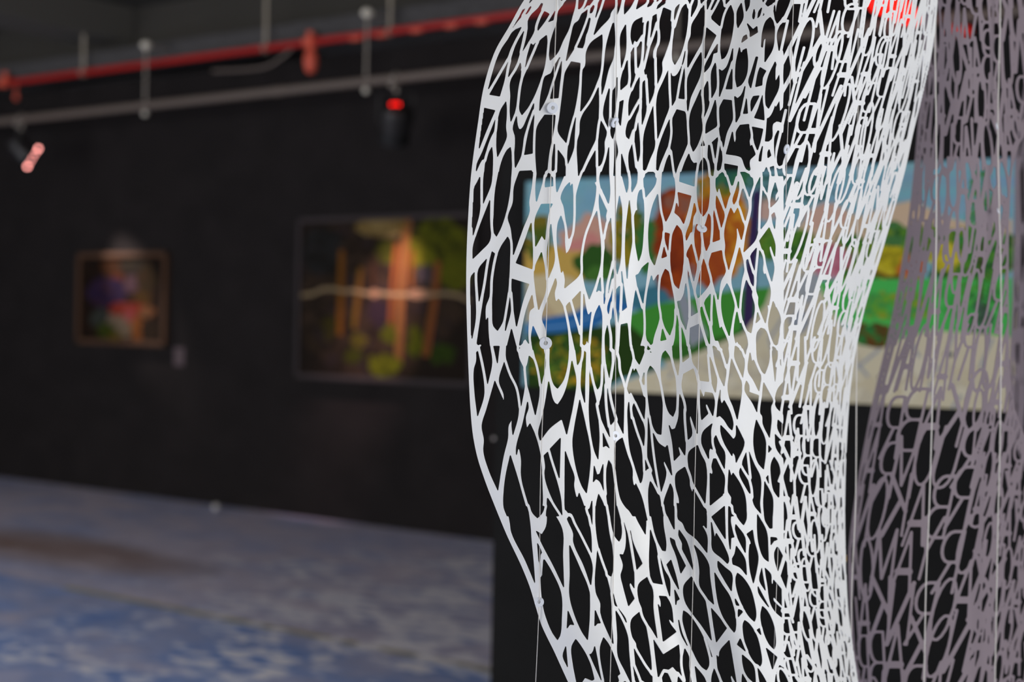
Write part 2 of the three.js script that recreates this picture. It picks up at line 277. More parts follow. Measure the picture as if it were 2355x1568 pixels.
// ---------------------------------------------------------------- cut-out drawing of the white letter sheet
// Each tile: origin on the drawing, then the openings that are cut out, as outlines in quarter-size units (3.92 to one drawing unit).
const CUT = [];
CUT.push([1050, 0, [
  [498,258,560,165,610,60,640,0,668,0,600,125,545,195],[605,140,660,50,690,0,712,0,665,75,635,120],
  [582,248,512,282,462,360,412,432,370,520,325,660,288,800,345,710,400,620,455,520,485,440,530,350],
  [470,548,455,600,425,740,388,865,300,850,345,770,410,650],[605,285,548,380,510,480,480,600,468,690,520,620,550,540,580,430],
  [835,0,760,110,715,220,690,300,650,370,590,468,625,330,645,260,645,190,670,140,740,70,770,20,790,0],
  [670,395,690,412,720,380,690,460,640,560,622,605,635,520,660,430],
  [810,320,815,370,805,500,790,600,740,760,690,880,640,970,590,1033,572,1000,570,900,580,780,615,680,660,580,700,470,750,370],
  [990,0,1075,0,1065,60,1040,150,1010,260,960,360,905,480,845,542,838,500,845,400,875,290,905,210,920,100,960,50],
  [888,95,870,180,830,195],[840,5,805,70,755,160,728,250,735,272,790,200,850,110,880,60,900,0],
  [445,920,450,980,448,1060,442,1150,450,1230,420,1310,370,1410,362,1330,365,1200,375,1080,400,990],
  [245,975,345,998,300,1100,250,1220,205,1335,215,1200,225,1080],
  [350,1080,340,1170,310,1230,270,1340,250,1440,235,1430,215,1460,178,1540,185,1480,230,1380,290,1230],
  [318,1330,325,1400,322,1568,255,1568,265,1450,290,1380],
  [485,745,540,630,575,570,580,610,562,670,580,640,570,740,545,900,520,1020,490,1092,482,1000,488,860],
  [540,1050,548,1130,563,1172,585,1165,640,1060,695,935,692,980,640,1120,605,1230,580,1400,530,1508,522,1420,530,1300,528,1220,510,1162],
  [700,1010,690,1150,683,1380,612,1392,640,1240,670,1110],[570,1545,675,1540,690,1568,560,1568],
  [485,1330,495,1400,495,1500,490,1568,385,1568,395,1500,430,1400,460,1350],
  [800,690,850,665,880,600,930,520,900,620,860,740,800,900,750,995,755,900,775,780],
  [945,550,940,650,925,780,915,880,848,886,870,780,900,680],
  [795,1038,888,1040,880,1130,860,1240,830,1390,790,1568,725,1568,715,1400,715,1250,730,1140],
  [1035,558,1112,572,1105,700,1090,830,1070,950,1030,1120,992,1290,918,1185,930,1060,950,900,970,720,980,660],
  [1072,1060,1065,1150,1060,1240,1055,1330,1000,1480,1005,1350,1030,1200],[915,1355,972,1440,972,1568,908,1568],
  [882,1300,885,1400,880,1568,850,1568,865,1420],
  [1140,630,1160,600,1172,470,1210,390,1310,315,1312,400,1305,500,1290,660,1250,770,1200,900,1118,1000,1125,900,1133,760],
  [1082,425,1120,330,1170,210,1195,150,1210,140,1175,290,1165,310,1150,390,1135,430],
  [1065,215,1100,190,1135,120,1165,95,1185,60,1180,130,1150,240,1100,360,1050,450,990,545,1010,440,1040,300],
  [1105,0,1100,80,1140,60,1165,0],[1255,0,1225,100,1195,145,1200,100,1230,20,1240,0],[1285,0,1270,90,1255,155,1290,80,1315,0],
  [1345,0,1300,110,1260,240,1240,310,1300,240,1380,150,1385,120,1410,80,1430,60,1430,0],
  [1410,210,1420,280,1420,400,1410,520,1370,620,1330,780,1308,850,1310,740,1330,600,1350,420,1380,300],
  [1280,790,1280,900,1280,960,1255,1240,1200,1360,1100,1568,1095,1500,1092,1270,1110,1210,1120,1080,1200,930],
  [1300,1090,1350,1190,1330,1280,1330,1370,1290,1490,1278,1495,1280,1300,1285,1140],
  [1325,1040,1365,1150,1378,1000,1382,830,1375,800,1350,880,1330,960],[1250,1360,1260,1568,1130,1568,1190,1470],
  [1372,1330,1350,1430,1300,1568,1370,1568],
]]);
CUT.push([1400, 0, [
  [250,80,345,15,345,0,275,0],[350,60,470,5,470,0,365,0],[78,0,115,0,90,90,72,130],[152,225,155,400,150,470,115,612,108,480,110,310],
  [228,200,300,158,293,258,312,205,300,330,255,400,232,345,215,400,200,330],[268,375,298,330,297,480,280,565,248,645,250,540],
  [355,185,378,170,360,330,352,400,335,500,310,605,315,480,330,330],[385,160,428,130,430,200,400,300,355,400,370,270],
  [432,215,430,380,398,460,396,555,410,530,405,830,362,938,352,800,345,650,328,670,322,640,350,500,400,340],
  [192,500,225,430,235,560,240,650,200,800,190,700],[110,720,180,500,185,600,178,735,108,808],[100,920,130,905,105,1130,92,1100],
  [275,700,270,900,235,960,180,1060,185,900,230,780],[330,720,335,1000,300,1120,300,900,310,740],
  [275,910,272,970,240,1060,232,1160,210,1165,180,1250,160,1230,165,1130,220,1020],[262,1108,275,1240,280,1380,250,1500,240,1380,235,1280,245,1160],
  [212,1300,232,1400,245,1568,190,1568,182,1385],
  [492,70,560,100,550,220,565,200,555,330,500,500,478,560,480,640,435,760,432,560,440,440,460,400,465,280,455,250],
  [605,70,635,40,600,200,590,230,595,110],[705,30,712,60,712,160,690,330,640,500,595,580,578,545,578,400,590,280,630,130,680,50],
  [760,0,800,0,795,45,742,150,752,60],[860,30,862,150,858,200,842,360,770,500,712,605,715,500,720,380,740,330,752,220,800,140],
  [940,95,1000,0,1015,0,1035,65,1052,70,1030,140,1008,238,910,152],[882,0,970,0,885,85],[880,250,965,320,920,410,868,525,865,400],
  [1100,50,1125,130,1120,240,1090,400,1040,520,1020,530,1010,450,1015,330,1050,130],[1195,30,1210,160,1165,248,1155,200,1160,100],
  [1225,0,1270,0,1265,50,1240,100],[1310,85,1318,150,1305,170,1298,155],[1390,60,1365,140,1340,160,1355,100],
  [1455,158,1485,200,1492,300,1475,440,1408,556,1412,440,1420,335,1400,350,1385,425,1378,420,1388,290,1420,190],
  [1412,55,1470,40,1470,80,1445,75,1412,110],[1535,0,1568,0,1568,120,1510,220,1490,100,1480,30,1500,35],[1568,170,1568,450,1535,455,1522,300],
  [1240,315,1248,345,1200,380,1215,330],[1250,215,1275,290,1275,330,1340,290,1335,240,1300,268],
  [1178,430,1196,522,1210,455,1240,440,1252,560,1238,680,1195,760,1158,783,1142,700,1150,560],
  [1118,440,1090,540,1060,610,1022,645,993,625,1000,780,998,868,1060,700,1110,560],[1115,570,1110,800,1058,800,1080,690],
  [960,570,970,640,965,800,920,895,925,760,930,640],[890,735,905,850,900,945,858,1055,862,800],[980,400,975,470,940,480,915,580,890,620,860,650,868,600,930,480],
  [832,475,835,560,820,685,770,800,735,880,712,1005,705,850,710,720,760,600],[680,600,685,890,630,883,650,760],
  [558,655,570,692,600,690,640,640,680,520,690,460,660,600,625,760,598,900,570,950,560,850],
  [535,640,540,780,542,960,500,1080,438,1250,432,1100,430,950,445,840,490,740],
  [615,990,690,1010,700,1130,712,1270,680,1360,610,1530,600,1568,585,1500,560,1300,575,1180,575,1080],
  [830,810,825,870,835,860,845,900,850,1000,835,1050,840,1170,790,1320,762,1362,735,1280,728,1130,740,1020,790,900],
  [960,905,975,1020,985,1130,875,1200,880,1120,920,1020],[1035,900,1108,908,1118,1060,1060,1200,1030,1340,1000,1180,998,980],
  [1228,780,1200,960,1180,1040,1148,1100,1138,980,1135,870,1160,890,1195,860],[1240,890,1250,1020,1210,1022],[1328,515,1342,515,1310,660,1280,790,1262,740,1290,640],
  [1365,610,1415,640,1385,700,1380,765,1325,780,1350,650],[1500,560,1530,660,1530,790,1480,900,1440,975,1420,950,1415,830,1440,690],
  [1385,860,1395,1000,1400,1080,1315,1060,1350,980],[1305,870,1355,865,1285,1000,1285,910],
  [1150,1190,1185,1130,1260,1122,1280,1215,1265,1270,1278,1340,1290,1310,1330,1380,1300,1410,1270,1440,1275,1568,1230,1500,1200,1420,1190,1412,1060,1385,1115,1190,1130,1310,1150,1260],
  [1290,1145,1388,1165,1360,1290,1335,1370,1310,1260],[1045,1478,1160,1500,1140,1568,1060,1568],[1385,1320,1370,1450,1355,1450,1360,1400],
  [1530,870,1540,1020,1568,960,1568,1110,1510,1090,1480,1110,1465,1250,1440,1270,1412,1270,1420,1200,1430,1070,1445,1065],
  [1525,1180,1550,1190,1568,1220,1568,1568,1530,1568,1510,1480,1495,1350,1500,1230],[1445,1350,1460,1400,1435,1420,1435,1370],[1420,1510,1450,1568,1385,1568],[1455,1510,1485,1500,1490,1568,1470,1568],
  [982,1240,932,1285,958,1450,975,1340],[1005,1290,1020,1440,1010,1500,985,1568,975,1568,990,1400],[900,1310,915,1310,948,1520,940,1568,915,1568,895,1400],[850,1270,862,1310,835,1312],
  [722,1390,738,1440,765,1475,790,1470,780,1568,640,1568,690,1460],[855,1425,890,1460,905,1568,810,1568,830,1460],
  [548,1080,552,1255,510,1360,460,1480,440,1568,440,1380,460,1300,500,1190],[560,1370,580,1568,470,1568,530,1430],[400,960,412,1200,410,1330,370,1430,305,1568,310,1400,318,1215,350,1100],
  [35,820,60,790,75,700,72,850,55,990,42,1060,25,1060],[20,1080,55,1150,35,1250,22,1220],[115,1390,180,1568,110,1568],[60,1260,80,1370,60,1450,55,1568,45,1568],[10,300,45,210,52,300,48,430,0,560,0,400],
]]);
CUT.push([1050, 400, [
  [210,30,215,150,205,350,150,550,148,470,137,480,145,300,148,150,185,80],[245,0,320,0,310,90,240,265,238,120],
  [375,0,490,0,480,150,450,320,400,480,360,560,340,530,338,350,350,150],
  [570,0,680,0,675,100,650,260,655,330,600,480,512,725,505,600,490,480,465,395,510,260,520,120],[300,240,298,400,298,600,220,690,148,760,150,660,200,500],
  [460,570,478,600,478,750,470,950,450,1150,410,1340,370,1408,335,1370,325,1250,330,1000,350,800,400,660],
  [320,702,345,720,325,830,300,960,295,1100,262,1190,260,1338,282,1298,285,1420,300,1568,235,1568,212,1478,188,1568,178,1568,210,1350,260,1020,290,820],
  [270,770,200,860,203,1145,240,980],[160,890,165,1050,170,1300,140,1480,125,1465,130,1200,122,1050,135,920],
  [672,445,682,600,683,855,538,800,600,650],[500,948,650,995,600,1130,540,1370,515,1200,500,1050],[485,1080,485,1240,440,1410,455,1260],
  [680,1095,694,1200,662,1225,645,1350,645,1500,650,1525,622,1482,600,1500,595,1568,560,1560,590,1420,630,1230],[495,1400,555,1568,450,1568],
  [730,0,805,0,720,245,715,130],[815,0,868,0,868,105,800,115],[765,275,862,272,840,310,810,450,795,590,768,548,712,650,712,400],[890,0,985,0,905,160],
  [1018,80,1020,128,1042,92,1050,250,1048,420,1035,540,1012,580,985,400,965,280,942,220,980,120],
  [940,380,970,480,972,620,983,728,1010,700,1055,560,1075,400,1080,200,1085,170,1150,0,1250,0,1250,190,1220,340,1155,550,1115,750,1112,890,975,1025,980,950,960,850,945,885,910,650,915,450],
  [765,710,800,900,800,1050,740,1220,715,1050,705,860],[850,455,865,600,880,780,825,940,820,700],
  [892,945,900,980,880,1075,893,1168,918,1130,950,1180,985,1280,1000,1420,1012,1568,860,1568,810,1470,805,1390,775,1310,820,1140],[690,1375,745,1500,770,1568,690,1568,675,1480],
  [990,1192,1018,1158,1050,1260,1108,1430,1108,1568,1080,1568,1030,1400,1000,1280],[1045,1135,1115,1060,1112,1430,1085,1300],
  [1145,1085,1165,1210,1185,1285,1212,1245,1195,1400,1185,1520,1162,1420,1158,1568,1142,1568],
  [1265,335,1295,600,1295,800,1250,980,1195,1125,1160,1010,1140,890,1140,740,1165,560,1210,450],[1292,155,1355,300,1342,380,1348,430,1322,570,1300,400,1285,240],
  [1290,40,1300,0,1372,0,1380,180,1365,290,1320,180],[1388,400,1400,600,1400,800,1360,1000,1330,1170,1325,870,1335,700],[1295,935,1308,1060,1280,1040,1262,1060],
  [1285,1185,1305,1250,1308,1400,1300,1568,1210,1568,1220,1430,1250,1260],[1410,960,1395,1080,1360,1220,1380,1290,1395,1150],[1360,1365,1390,1450,1395,1568,1335,1568,1340,1450],
]]);
CUT.push([1400, 400, [
  [95,200,115,300,115,500,100,800,75,900,62,850,62,600,68,380],[115,0,165,0,183,75,160,165],[190,0,270,0,250,80,208,160],[185,240,212,560,175,820,165,940,150,760,155,500],
  [300,140,315,300,308,560,290,720,268,780,245,650,232,520,230,380,248,330,250,450,262,420,258,240,280,150],
  [320,0,420,0,418,90,330,210,318,100],[500,0,580,0,595,150,560,330,515,425,485,340,475,200,478,100],[440,185,460,320,485,500,470,600,412,818,380,760,362,620,365,450,400,280],
  [655,0,775,0,770,108,640,65],[625,168,740,200,710,330,675,445,640,385,597,348,612,265,622,330,635,290],[800,0,905,0,905,200,880,340,850,378,830,350,800,200],
  [772,265,785,335,762,380,750,520,735,520,700,595,696,560,735,440],[970,0,1035,0,1100,155,1078,215,1052,310,1010,160,990,90,980,160,968,120],[972,200,1000,260,1040,370,1012,485,985,380,968,270],
  [950,330,990,480,998,590,935,612,940,450],[795,455,830,520,835,650,808,785,780,640,778,510],[842,545,880,690,915,600,920,400,900,360,870,460,850,500],[1070,0,1160,0,1100,150],
  [1170,70,1165,200,1128,270,1120,245,1150,140],[1210,135,1240,200,1255,310,1228,420,1200,330,1180,280,1185,190],
  [1165,305,1200,420,1218,470,1195,590,1160,470,1145,470,1150,570,1080,860,1050,760,1055,640,1045,540,1070,400,1100,310,1130,370],
  [930,715,1015,692,1050,880,1010,960,985,1130,950,1000,905,810],[1178,665,1218,855,1195,960,1170,1210,1120,1030,1110,950,1150,780],
  [1065,990,1100,1060,1130,1165,1110,1310,1085,1455,1040,1330,1018,1180,1030,1060],[1190,0,1290,0,1300,90,1265,210,1230,90,1210,30],
  [1365,30,1350,300,1325,580,1218,700,1240,540,1290,330,1300,180],[1390,140,1425,220,1432,400,1365,500,1375,300],[1395,0,1440,0,1440,40,1425,170,1395,100],
  [1500,80,1525,220,1455,300,1470,180],[1470,370,1490,350,1510,440,1495,490,1480,440],
  [1360,602,1445,485,1480,575,1498,640,1495,740,1455,625,1445,650,1488,840,1468,965,1425,820,1412,740,1395,672,1385,680],[1330,670,1310,880,1280,740],
  [1245,775,1258,770,1308,960,1300,1030,1290,1000,1270,930,1240,800],[1360,690,1390,770,1385,870,1400,930,1410,900,1455,1050,1440,1180,1390,1010,1378,1020,1430,1220,1410,1340,1350,1170,1352,1110,1335,1060,1340,900],
  [1240,960,1260,1000,1290,1030,1285,1090,1310,1180,1305,1290,1280,1430,1250,1410,1205,1280,1200,1180,1215,1060],[1340,1250,1360,1305,1325,1340],[1480,1150,1545,1300,1510,1560,1445,1400,1440,1340],
  [1370,1390,1400,1400,1450,1520,1455,1568,1335,1568,1340,1430],[268,905,300,850,355,800,335,960,305,1195,270,1060,245,915],[245,1040,300,1220,312,1400,270,1568,200,1568,205,1380,220,1200],
  [385,920,400,985,430,930,445,910,438,1100,440,1180,455,1280,400,1480,385,1560,345,1480,335,1300,345,1100],[510,860,535,880,560,1000,588,1160,588,1320,550,1450,510,1380,475,1240,462,1050,480,930],
  [615,465,650,510,668,620,665,850,630,1030,600,1000,565,850,562,680,580,540],[500,660,520,740,480,755],[505,530,545,540,535,690,512,600],[745,635,785,780,790,830,765,965,720,800,705,720],
  [705,770,735,960,770,1100,798,1245,738,1280,730,1050,705,950],[695,830,712,1100,720,1250,695,1400,650,1300,620,1150,650,1145,680,1080],[855,770,910,970,820,1100,805,1115,790,1080,815,940],
  [915,1085,912,1250,918,1350,865,1160],[825,1210,845,1195,905,1420,908,1530,880,1450,840,1300],[948,1090,970,1250,998,1410,1015,1380,1075,1540,1065,1568,990,1568,940,1400],
  [735,1390,815,1355,880,1568,720,1568],[655,1380,690,1500,700,1568,660,1568],[610,1230,630,1400,625,1568,585,1568,600,1480,608,1350],[485,1400,515,1490,470,1500],[345,1530,400,1568,340,1568],
  [115,880,160,1200,115,1235,120,1000],[70,1040,110,1000,100,1200,80,1360,65,1200],[110,1360,165,1348,195,1568,95,1568],[35,1170,55,1280,62,1420,50,1568,15,1568,20,1250],
  [1155,1245,1180,1360,1195,1340,1250,1540,1235,1568,1200,1568,1155,1470,1145,1520,1130,1440,1140,1320],[985,1500,1010,1568,980,1568],[5,430,22,700,25,800,5,930,0,930,0,450],[42,800,45,900,0,1100,0,1010],
]]);
CUT.push([1050, 800, [
  [175,0,180,120,160,190,165,400,190,610,245,430,245,330,220,160,200,0],[210,0,300,0,318,130,280,320,250,160],[335,0,385,0,368,135],
  [430,130,470,250,530,350,555,480,553,610,508,780,500,700,502,635,468,690,460,810,420,980,372,1280,300,1120,245,930,250,830,230,700,270,560,345,300,430,495,428,420,385,300],
  [450,0,530,0,560,90,610,210,612,330,580,525,550,370,500,240,450,90],[575,0,595,0,580,35],[655,75,690,110,730,240,743,410,710,600,665,420,620,200,640,150],[690,0,780,0,800,130,762,330,740,200],
  [830,0,1005,0,1000,130,960,290,910,362,880,330,845,180],[1060,0,1135,0,1125,80,1090,150],
  [1040,120,1075,290,1050,500,992,775,950,635,840,720,755,830,740,770,770,640,800,500,830,305,885,500,912,515,960,440,1000,330],
  [640,490,645,540,620,620,632,735,662,685,700,770,750,950,770,1250,765,1450,730,1530,690,1490,620,1310,585,1150,585,1000,560,870,540,960,540,900,600,680],
  [485,970,530,1110,580,1280,655,1568,480,1568,428,1440,428,1290,445,1150],[935,815,925,1170,870,1010,845,910],[822,940,880,1130,935,1340,950,1505,880,1390,795,1130,803,1080,790,970],
  [980,935,1020,1050,1060,1165,1055,1240,1085,1378,1105,1310,1150,1440,1175,1568,1080,1568,1022,1500,1045,1568,1000,1568,985,1490,978,1250],[820,1355,915,1568,820,1568],
  [1110,470,1160,690,1205,930,1195,1130,1170,1305,1130,1240,1075,1060,1048,850,1060,740],[1200,190,1225,340,1265,520,1275,640,1285,800,1275,1000,1245,930,1210,750,1195,560,1200,380],
  [1170,0,1160,170,1155,340,1155,490,1125,370,1125,250,1140,80,1135,0],[1210,0,1305,0,1300,200,1290,340,1270,370,1240,290,1215,150],
  [1325,160,1335,330,1345,540,1380,800,1340,720,1270,540,1265,510,1285,510,1310,420],[1350,340,1400,500,1435,640,1380,700,1355,520],[1320,770,1375,900,1345,875,1322,890],[1345,0,1390,0,1395,130,1378,270,1350,140],
  [1240,1065,1265,1145,1290,1140,1320,1050,1325,1200,1335,1310,1290,1200,1255,1175,1232,1205],[1370,1015,1400,1060,1425,1250,1420,1568,1390,1568,1370,1450,1350,1300,1352,1100],
  [1280,1320,1320,1400,1345,1500,1355,1568,1255,1568,1262,1400],[1220,1380,1222,1568,1195,1500,1175,1450,1200,1455],
]]);
CUT.push([1400, 800, [
  [70,60,95,100,98,200,130,310,135,420,130,770,75,650,22,470,35,250],[100,0,200,0,212,70,200,140,150,338,105,205,90,100],[215,0,330,0,290,110,275,145,240,90],[345,0,410,0,380,40],
  [215,185,230,235,242,190,275,265,325,455,318,640,255,500,200,385,185,410,165,350],[318,225,320,420,285,290,300,278],
  [375,165,400,190,450,310,478,450,478,650,470,778,440,770,400,700,365,520,350,320,355,210],[510,28,545,80,590,230,605,400,600,560,578,615,550,590,510,480,480,300,475,130,490,50],
  [565,0,640,0,635,130,622,245,590,150],[665,0,715,0,725,80,668,125],[740,0,880,0,905,300,825,290,820,250,795,180,770,150],
  [640,420,670,500,680,620,690,900,685,965,615,850,620,880,640,960,590,1012,575,850,545,700,565,740,600,730,630,630,635,500],
  [675,238,762,190,790,300,800,470,798,770,735,595,728,610,745,790,710,828,690,640,692,560,703,582,700,520,660,330],
  [400,770,450,860,510,902,528,880,550,1000,568,1145,495,1000,490,1030,515,1120,470,1300,430,1100,410,950],[357,625,375,800,400,960,450,1300,395,1140,355,1000,355,800],[330,1010,380,1100,345,1085,332,1105],
  [180,490,190,600,195,712,210,640,250,760,285,880,300,1000,295,1200,285,1215,240,1080,190,900,175,700,172,560],[215,540,228,500,255,560,318,720,315,880,260,750,225,610],
  [70,850,122,812,165,960,210,1090,213,1190,233,1282,243,1225,290,1330,345,1550,335,1568,275,1568,195,1400,190,1430,245,1568,215,1568,180,1460,158,1440,110,1365,90,1290,60,1130,55,1000],
  [375,1205,400,1240,450,1320,470,1420,500,1568,380,1568,365,1450,362,1270],[555,1225,575,1270,580,1420,590,1568,530,1568,497,1425],
  [610,1135,685,1075,725,1160,728,1240,755,1315,765,1270,860,1430,880,1480,870,1568,800,1568,720,1430,715,1440,770,1568,625,1568,615,1400,640,1415,635,1360,605,1240],
  [725,940,800,880,830,960,870,1040,868,1420,800,1290,760,1200,720,1060],[822,375,862,470,870,400,935,410,952,480,938,608,878,482,870,520,893,590,838,645,822,500],
  [905,70,950,190,972,280,960,400,930,310,915,200],[940,0,985,0,1050,170,1055,200,1038,340,985,220,960,120],[1010,0,1075,0,1080,80,1060,165],[1105,100,1150,200,1195,320,1190,440,1158,640,1120,520,1090,450,1075,360,1090,230],
  [1140,0,1175,0,1220,120,1205,265,1135,80],[1190,0,1240,0,1230,70],[850,762,930,685,918,740,925,850,945,920,915,898,903,920,900,995,865,920,840,860],[965,790,1000,870,1042,940,1042,1085,1000,1000,950,880,950,820],
  [945,1000,965,1000,1030,1130,1040,1150,1035,1310,1010,1250,1005,1280,1025,1325,915,1415,915,1130,935,1160,940,1110,930,1070],
  [1005,380,1005,480,1020,512,1040,475,1085,560,1120,690,1110,738,1085,715,1040,645,1000,605,975,620,985,500],[1010,700,1050,740,1125,830,1145,800,1150,700,1200,800,1220,850,1148,1030,1140,970,1115,930,1110,970,1040,850,1010,750],
  [1240,940,1270,1165,1205,1050],[1262,935,1310,1050,1365,1165,1370,1300,1360,1400,1370,1490,1310,1410,1290,1250,1275,1080],[1190,1080,1280,1260,1290,1340,1240,1260,1178,1120],
  [1085,1100,1105,1165,1120,1128,1180,1220,1225,1330,1238,1480,1230,1568,1185,1568,1130,1480,1105,1390,1108,1345,1080,1300,1078,1200],[932,1525,1035,1440,1040,1568,955,1568],[1080,1450,1105,1500,1095,1568,1082,1568],
  [1272,45,1290,135,1303,110,1368,250,1352,385,1300,280,1262,222,1255,190],[1240,300,1262,340,1262,400,1350,430,1335,575,1300,500,1225,370],[1330,0,1450,0,1440,130,1405,230,1375,210,1340,100],
  [1395,315,1485,480,1462,520,1465,640,1448,805,1390,680,1385,610,1370,590,1385,430],[1330,650,1410,830,1412,960,1395,1090,1350,1040,1310,900,1310,760],
  [1490,985,1530,1050,1550,1170,1550,1300,1530,1345,1490,1290,1465,1160,1465,1040],[1440,880,1465,910,1440,940],[1420,1170,1435,1150,1440,1220],[1405,1205,1475,1350,1480,1420,1480,1568,1415,1568,1395,1400],
  [1500,780,1568,880,1568,1000,1510,900],[1525,650,1568,710,1568,830,1522,720],[1475,0,1520,0,1525,100,1500,300],[1540,0,1568,0,1568,200,1550,150],[1520,380,1568,300,1568,600,1505,520],
]]);
CUT.push([1050, 1168, [
  [430,0,625,0,665,180,670,260,690,470,705,670,620,470,495,215,485,145],[665,0,770,0,765,50,730,85,700,60],[820,0,850,0,950,195,955,430,965,710,880,530,770,320,720,210,770,242,810,170],[730,320,765,400,758,600,740,450],
  [770,430,860,580,940,770,945,1000,930,1150,910,1185,870,1130,800,960,780,870,765,740,760,600],[900,0,950,0,948,65],
  [1000,100,1055,230,1055,300,1150,520,1210,690,1220,510,1120,270,1050,140,1025,60,985,40],[985,0,1145,0,1210,240,1215,400,1060,100,1025,45],
  [1020,340,1100,520,1195,760,1198,830,1195,1000,1180,1185,1130,1110,1040,880,1020,770,1025,600],[1005,930,1055,1050,1020,1045,997,1080],[1250,925,1295,1035,1270,1035,1247,1060],[985,1250,1000,1430,960,1335],
  [1075,1185,1110,1230,1190,1370,1250,1568,1085,1568,1050,1400,1040,1250],[1245,1250,1305,1550,1200,1320,1215,1320,1235,1290],[1325,1170,1370,1230,1440,1400,1500,1568,1340,1568,1305,1400,1298,1250],
  [1270,380,1350,620,1385,770,1395,1000,1410,1220,1300,940,1300,860,1258,755],[1255,0,1335,0,1370,200,1405,400,1400,590,1385,612,1345,540,1280,330,1255,130],[1195,10,1220,0,1220,150],
]]);
CUT.push([1400, 1168, [
  [10,0,98,0,112,150,108,270,92,298,60,260,20,110],[0,210,25,330,35,500,22,612,0,600],[195,205,215,300,300,498,248,555,230,450],[215,0,302,0,330,80,330,235,250,90],
  [135,130,175,260,205,420,225,560,228,720,185,650,185,700,228,815,178,880,130,700,110,600,125,555,130,510,100,420,130,425,150,370,155,220],[365,0,470,0,490,150,515,330,510,385,485,380,430,270,395,120],
  [375,200,420,330,450,500,485,685,395,670,375,610],[270,690,345,625,395,740,400,900,435,1170,380,1080,310,980,300,900,275,840],[205,1010,275,940,330,1060,345,1130,380,1380,385,1490,300,1340,255,1260,250,1220,215,1160],
  [38,770,70,880,150,1000,158,1030,120,960,60,880],[62,905,165,1145,180,1300,205,1560,150,1470,85,1330,80,1150],[230,1270,320,1420,385,1500,390,1568,270,1568,245,1420],[0,1260,30,1310,120,1560,20,1568,0,1540],
  [405,1190,490,1325,630,1235,650,1420,680,1550,575,1425,445,1520,425,1370],[455,795,520,800,560,880,580,1030,535,985,545,1030,605,1115,490,1200,470,1050,445,870,470,915,470,840],
  [460,440,500,560,545,640,550,795,520,700,490,600],[525,510,560,470,600,600,630,730,580,640],[555,270,590,290,600,330,690,520,650,585,610,430,560,300],[510,0,585,0,590,190,570,150,530,60],
  [740,0,855,0,878,50,880,180,800,80],[628,0,715,0,745,60,830,150,882,245,885,400,780,270,700,205,665,130,628,100],[635,200,700,300,740,440,760,555,690,420,665,370,665,320,632,245],
  [770,335,850,420,900,510,910,620,945,865,860,780,820,690,820,560,800,430],[595,740,635,820,610,835,605,870],[680,700,745,620,800,730,860,810,880,900,925,1190,840,1060,750,940,690,840],
  [675,928,710,950,800,1070,860,1190,895,1330,900,1420,880,1458,840,1430,760,1290,690,1100,668,1000],[630,1010,660,1130,710,1240,660,1150,640,1080],[685,1270,720,1340,720,1420,745,1568,690,1568,660,1420],[780,1430,860,1530,880,1568,800,1568],
  [925,905,990,980,1062,1080,970,1205,945,1050],[1000,1300,1085,1195,1100,1280,1150,1568,1090,1470,1075,1425,1085,1480,1110,1568,1040,1568,990,1470,975,1330,1000,1368],[880,1180,930,1340,900,1250],
  [955,585,1020,690,1095,810,1140,1100,1130,1118,1060,1030,1000,900,970,750],[985,480,1050,540,1105,590,1105,745,1040,640,985,530],[925,130,955,280,970,230,1040,350,1080,480,1070,498,1020,450,940,380,930,250],
  [930,80,1020,5,1045,0,1050,275,990,180],[1080,0,1125,0,1105,45,1095,110,1130,260,1100,265,1095,370,1085,300,1080,150],[1130,0,1240,0,1238,100,1215,150,1180,110],[1145,150,1225,265,1230,400,1165,270,1140,190],
  [1150,345,1225,460,1240,600,1180,530,1120,505,1115,455,1135,420],[1160,588,1200,620,1270,720,1310,850,1325,980,1312,1020,1270,980,1200,860,1150,700,1148,620],[1225,1015,1260,1040,1330,1150,1365,1280,1375,1400,1362,1425,1310,1380,1240,1240,1212,1100,1213,1040],
  [1205,1325,1300,1420,1320,1540,1320,1568,1240,1500,1210,1400],[1140,820,1185,895,1150,870],[1170,900,1205,935,1165,980],[1185,1180,1235,1290,1160,1230],
  [1245,235,1295,200,1310,300,1345,440,1330,560,1303,675,1275,560,1265,400,1272,330,1287,368,1280,300],[1340,60,1420,210,1435,380,1438,480,1400,450,1355,330,1340,200],[1390,0,1470,0,1472,180,1450,180,1410,110],
  [1460,265,1510,270,1520,290,1490,290,1462,330],[1515,355,1555,370,1600,500,1620,620,1605,710,1580,690,1540,600,1500,480,1495,400],
  [1405,540,1460,600,1465,680,1480,705,1485,650,1568,780,1568,900,1480,790,1480,830,1568,940,1568,1000,1500,930,1460,860,1430,680],[1380,540,1410,740,1360,650],[1345,710,1440,890,1400,840,1350,760],
  [1385,888,1420,920,1480,1040,1500,1150,1500,1240,1488,1268,1450,1230,1390,1090,1370,960],[1360,1085,1370,1140,1335,1100],[1420,1265,1515,1345,1475,1450,1460,1400],[1540,1420,1568,1450,1568,1568,1500,1568,1510,1500],
]]);
// thin tongues of the sheet that stand in the openings
const TONGUES = [
  [1050, 0, [1232,485,1248,530,1262,660,1250,745,1240,690,1230,530]],[1050, 0, [640,195,635,280,615,380,592,465,605,360]],[1050, 400, [1235,50,1290,120,1365,300,1358,330,1285,170]],
];
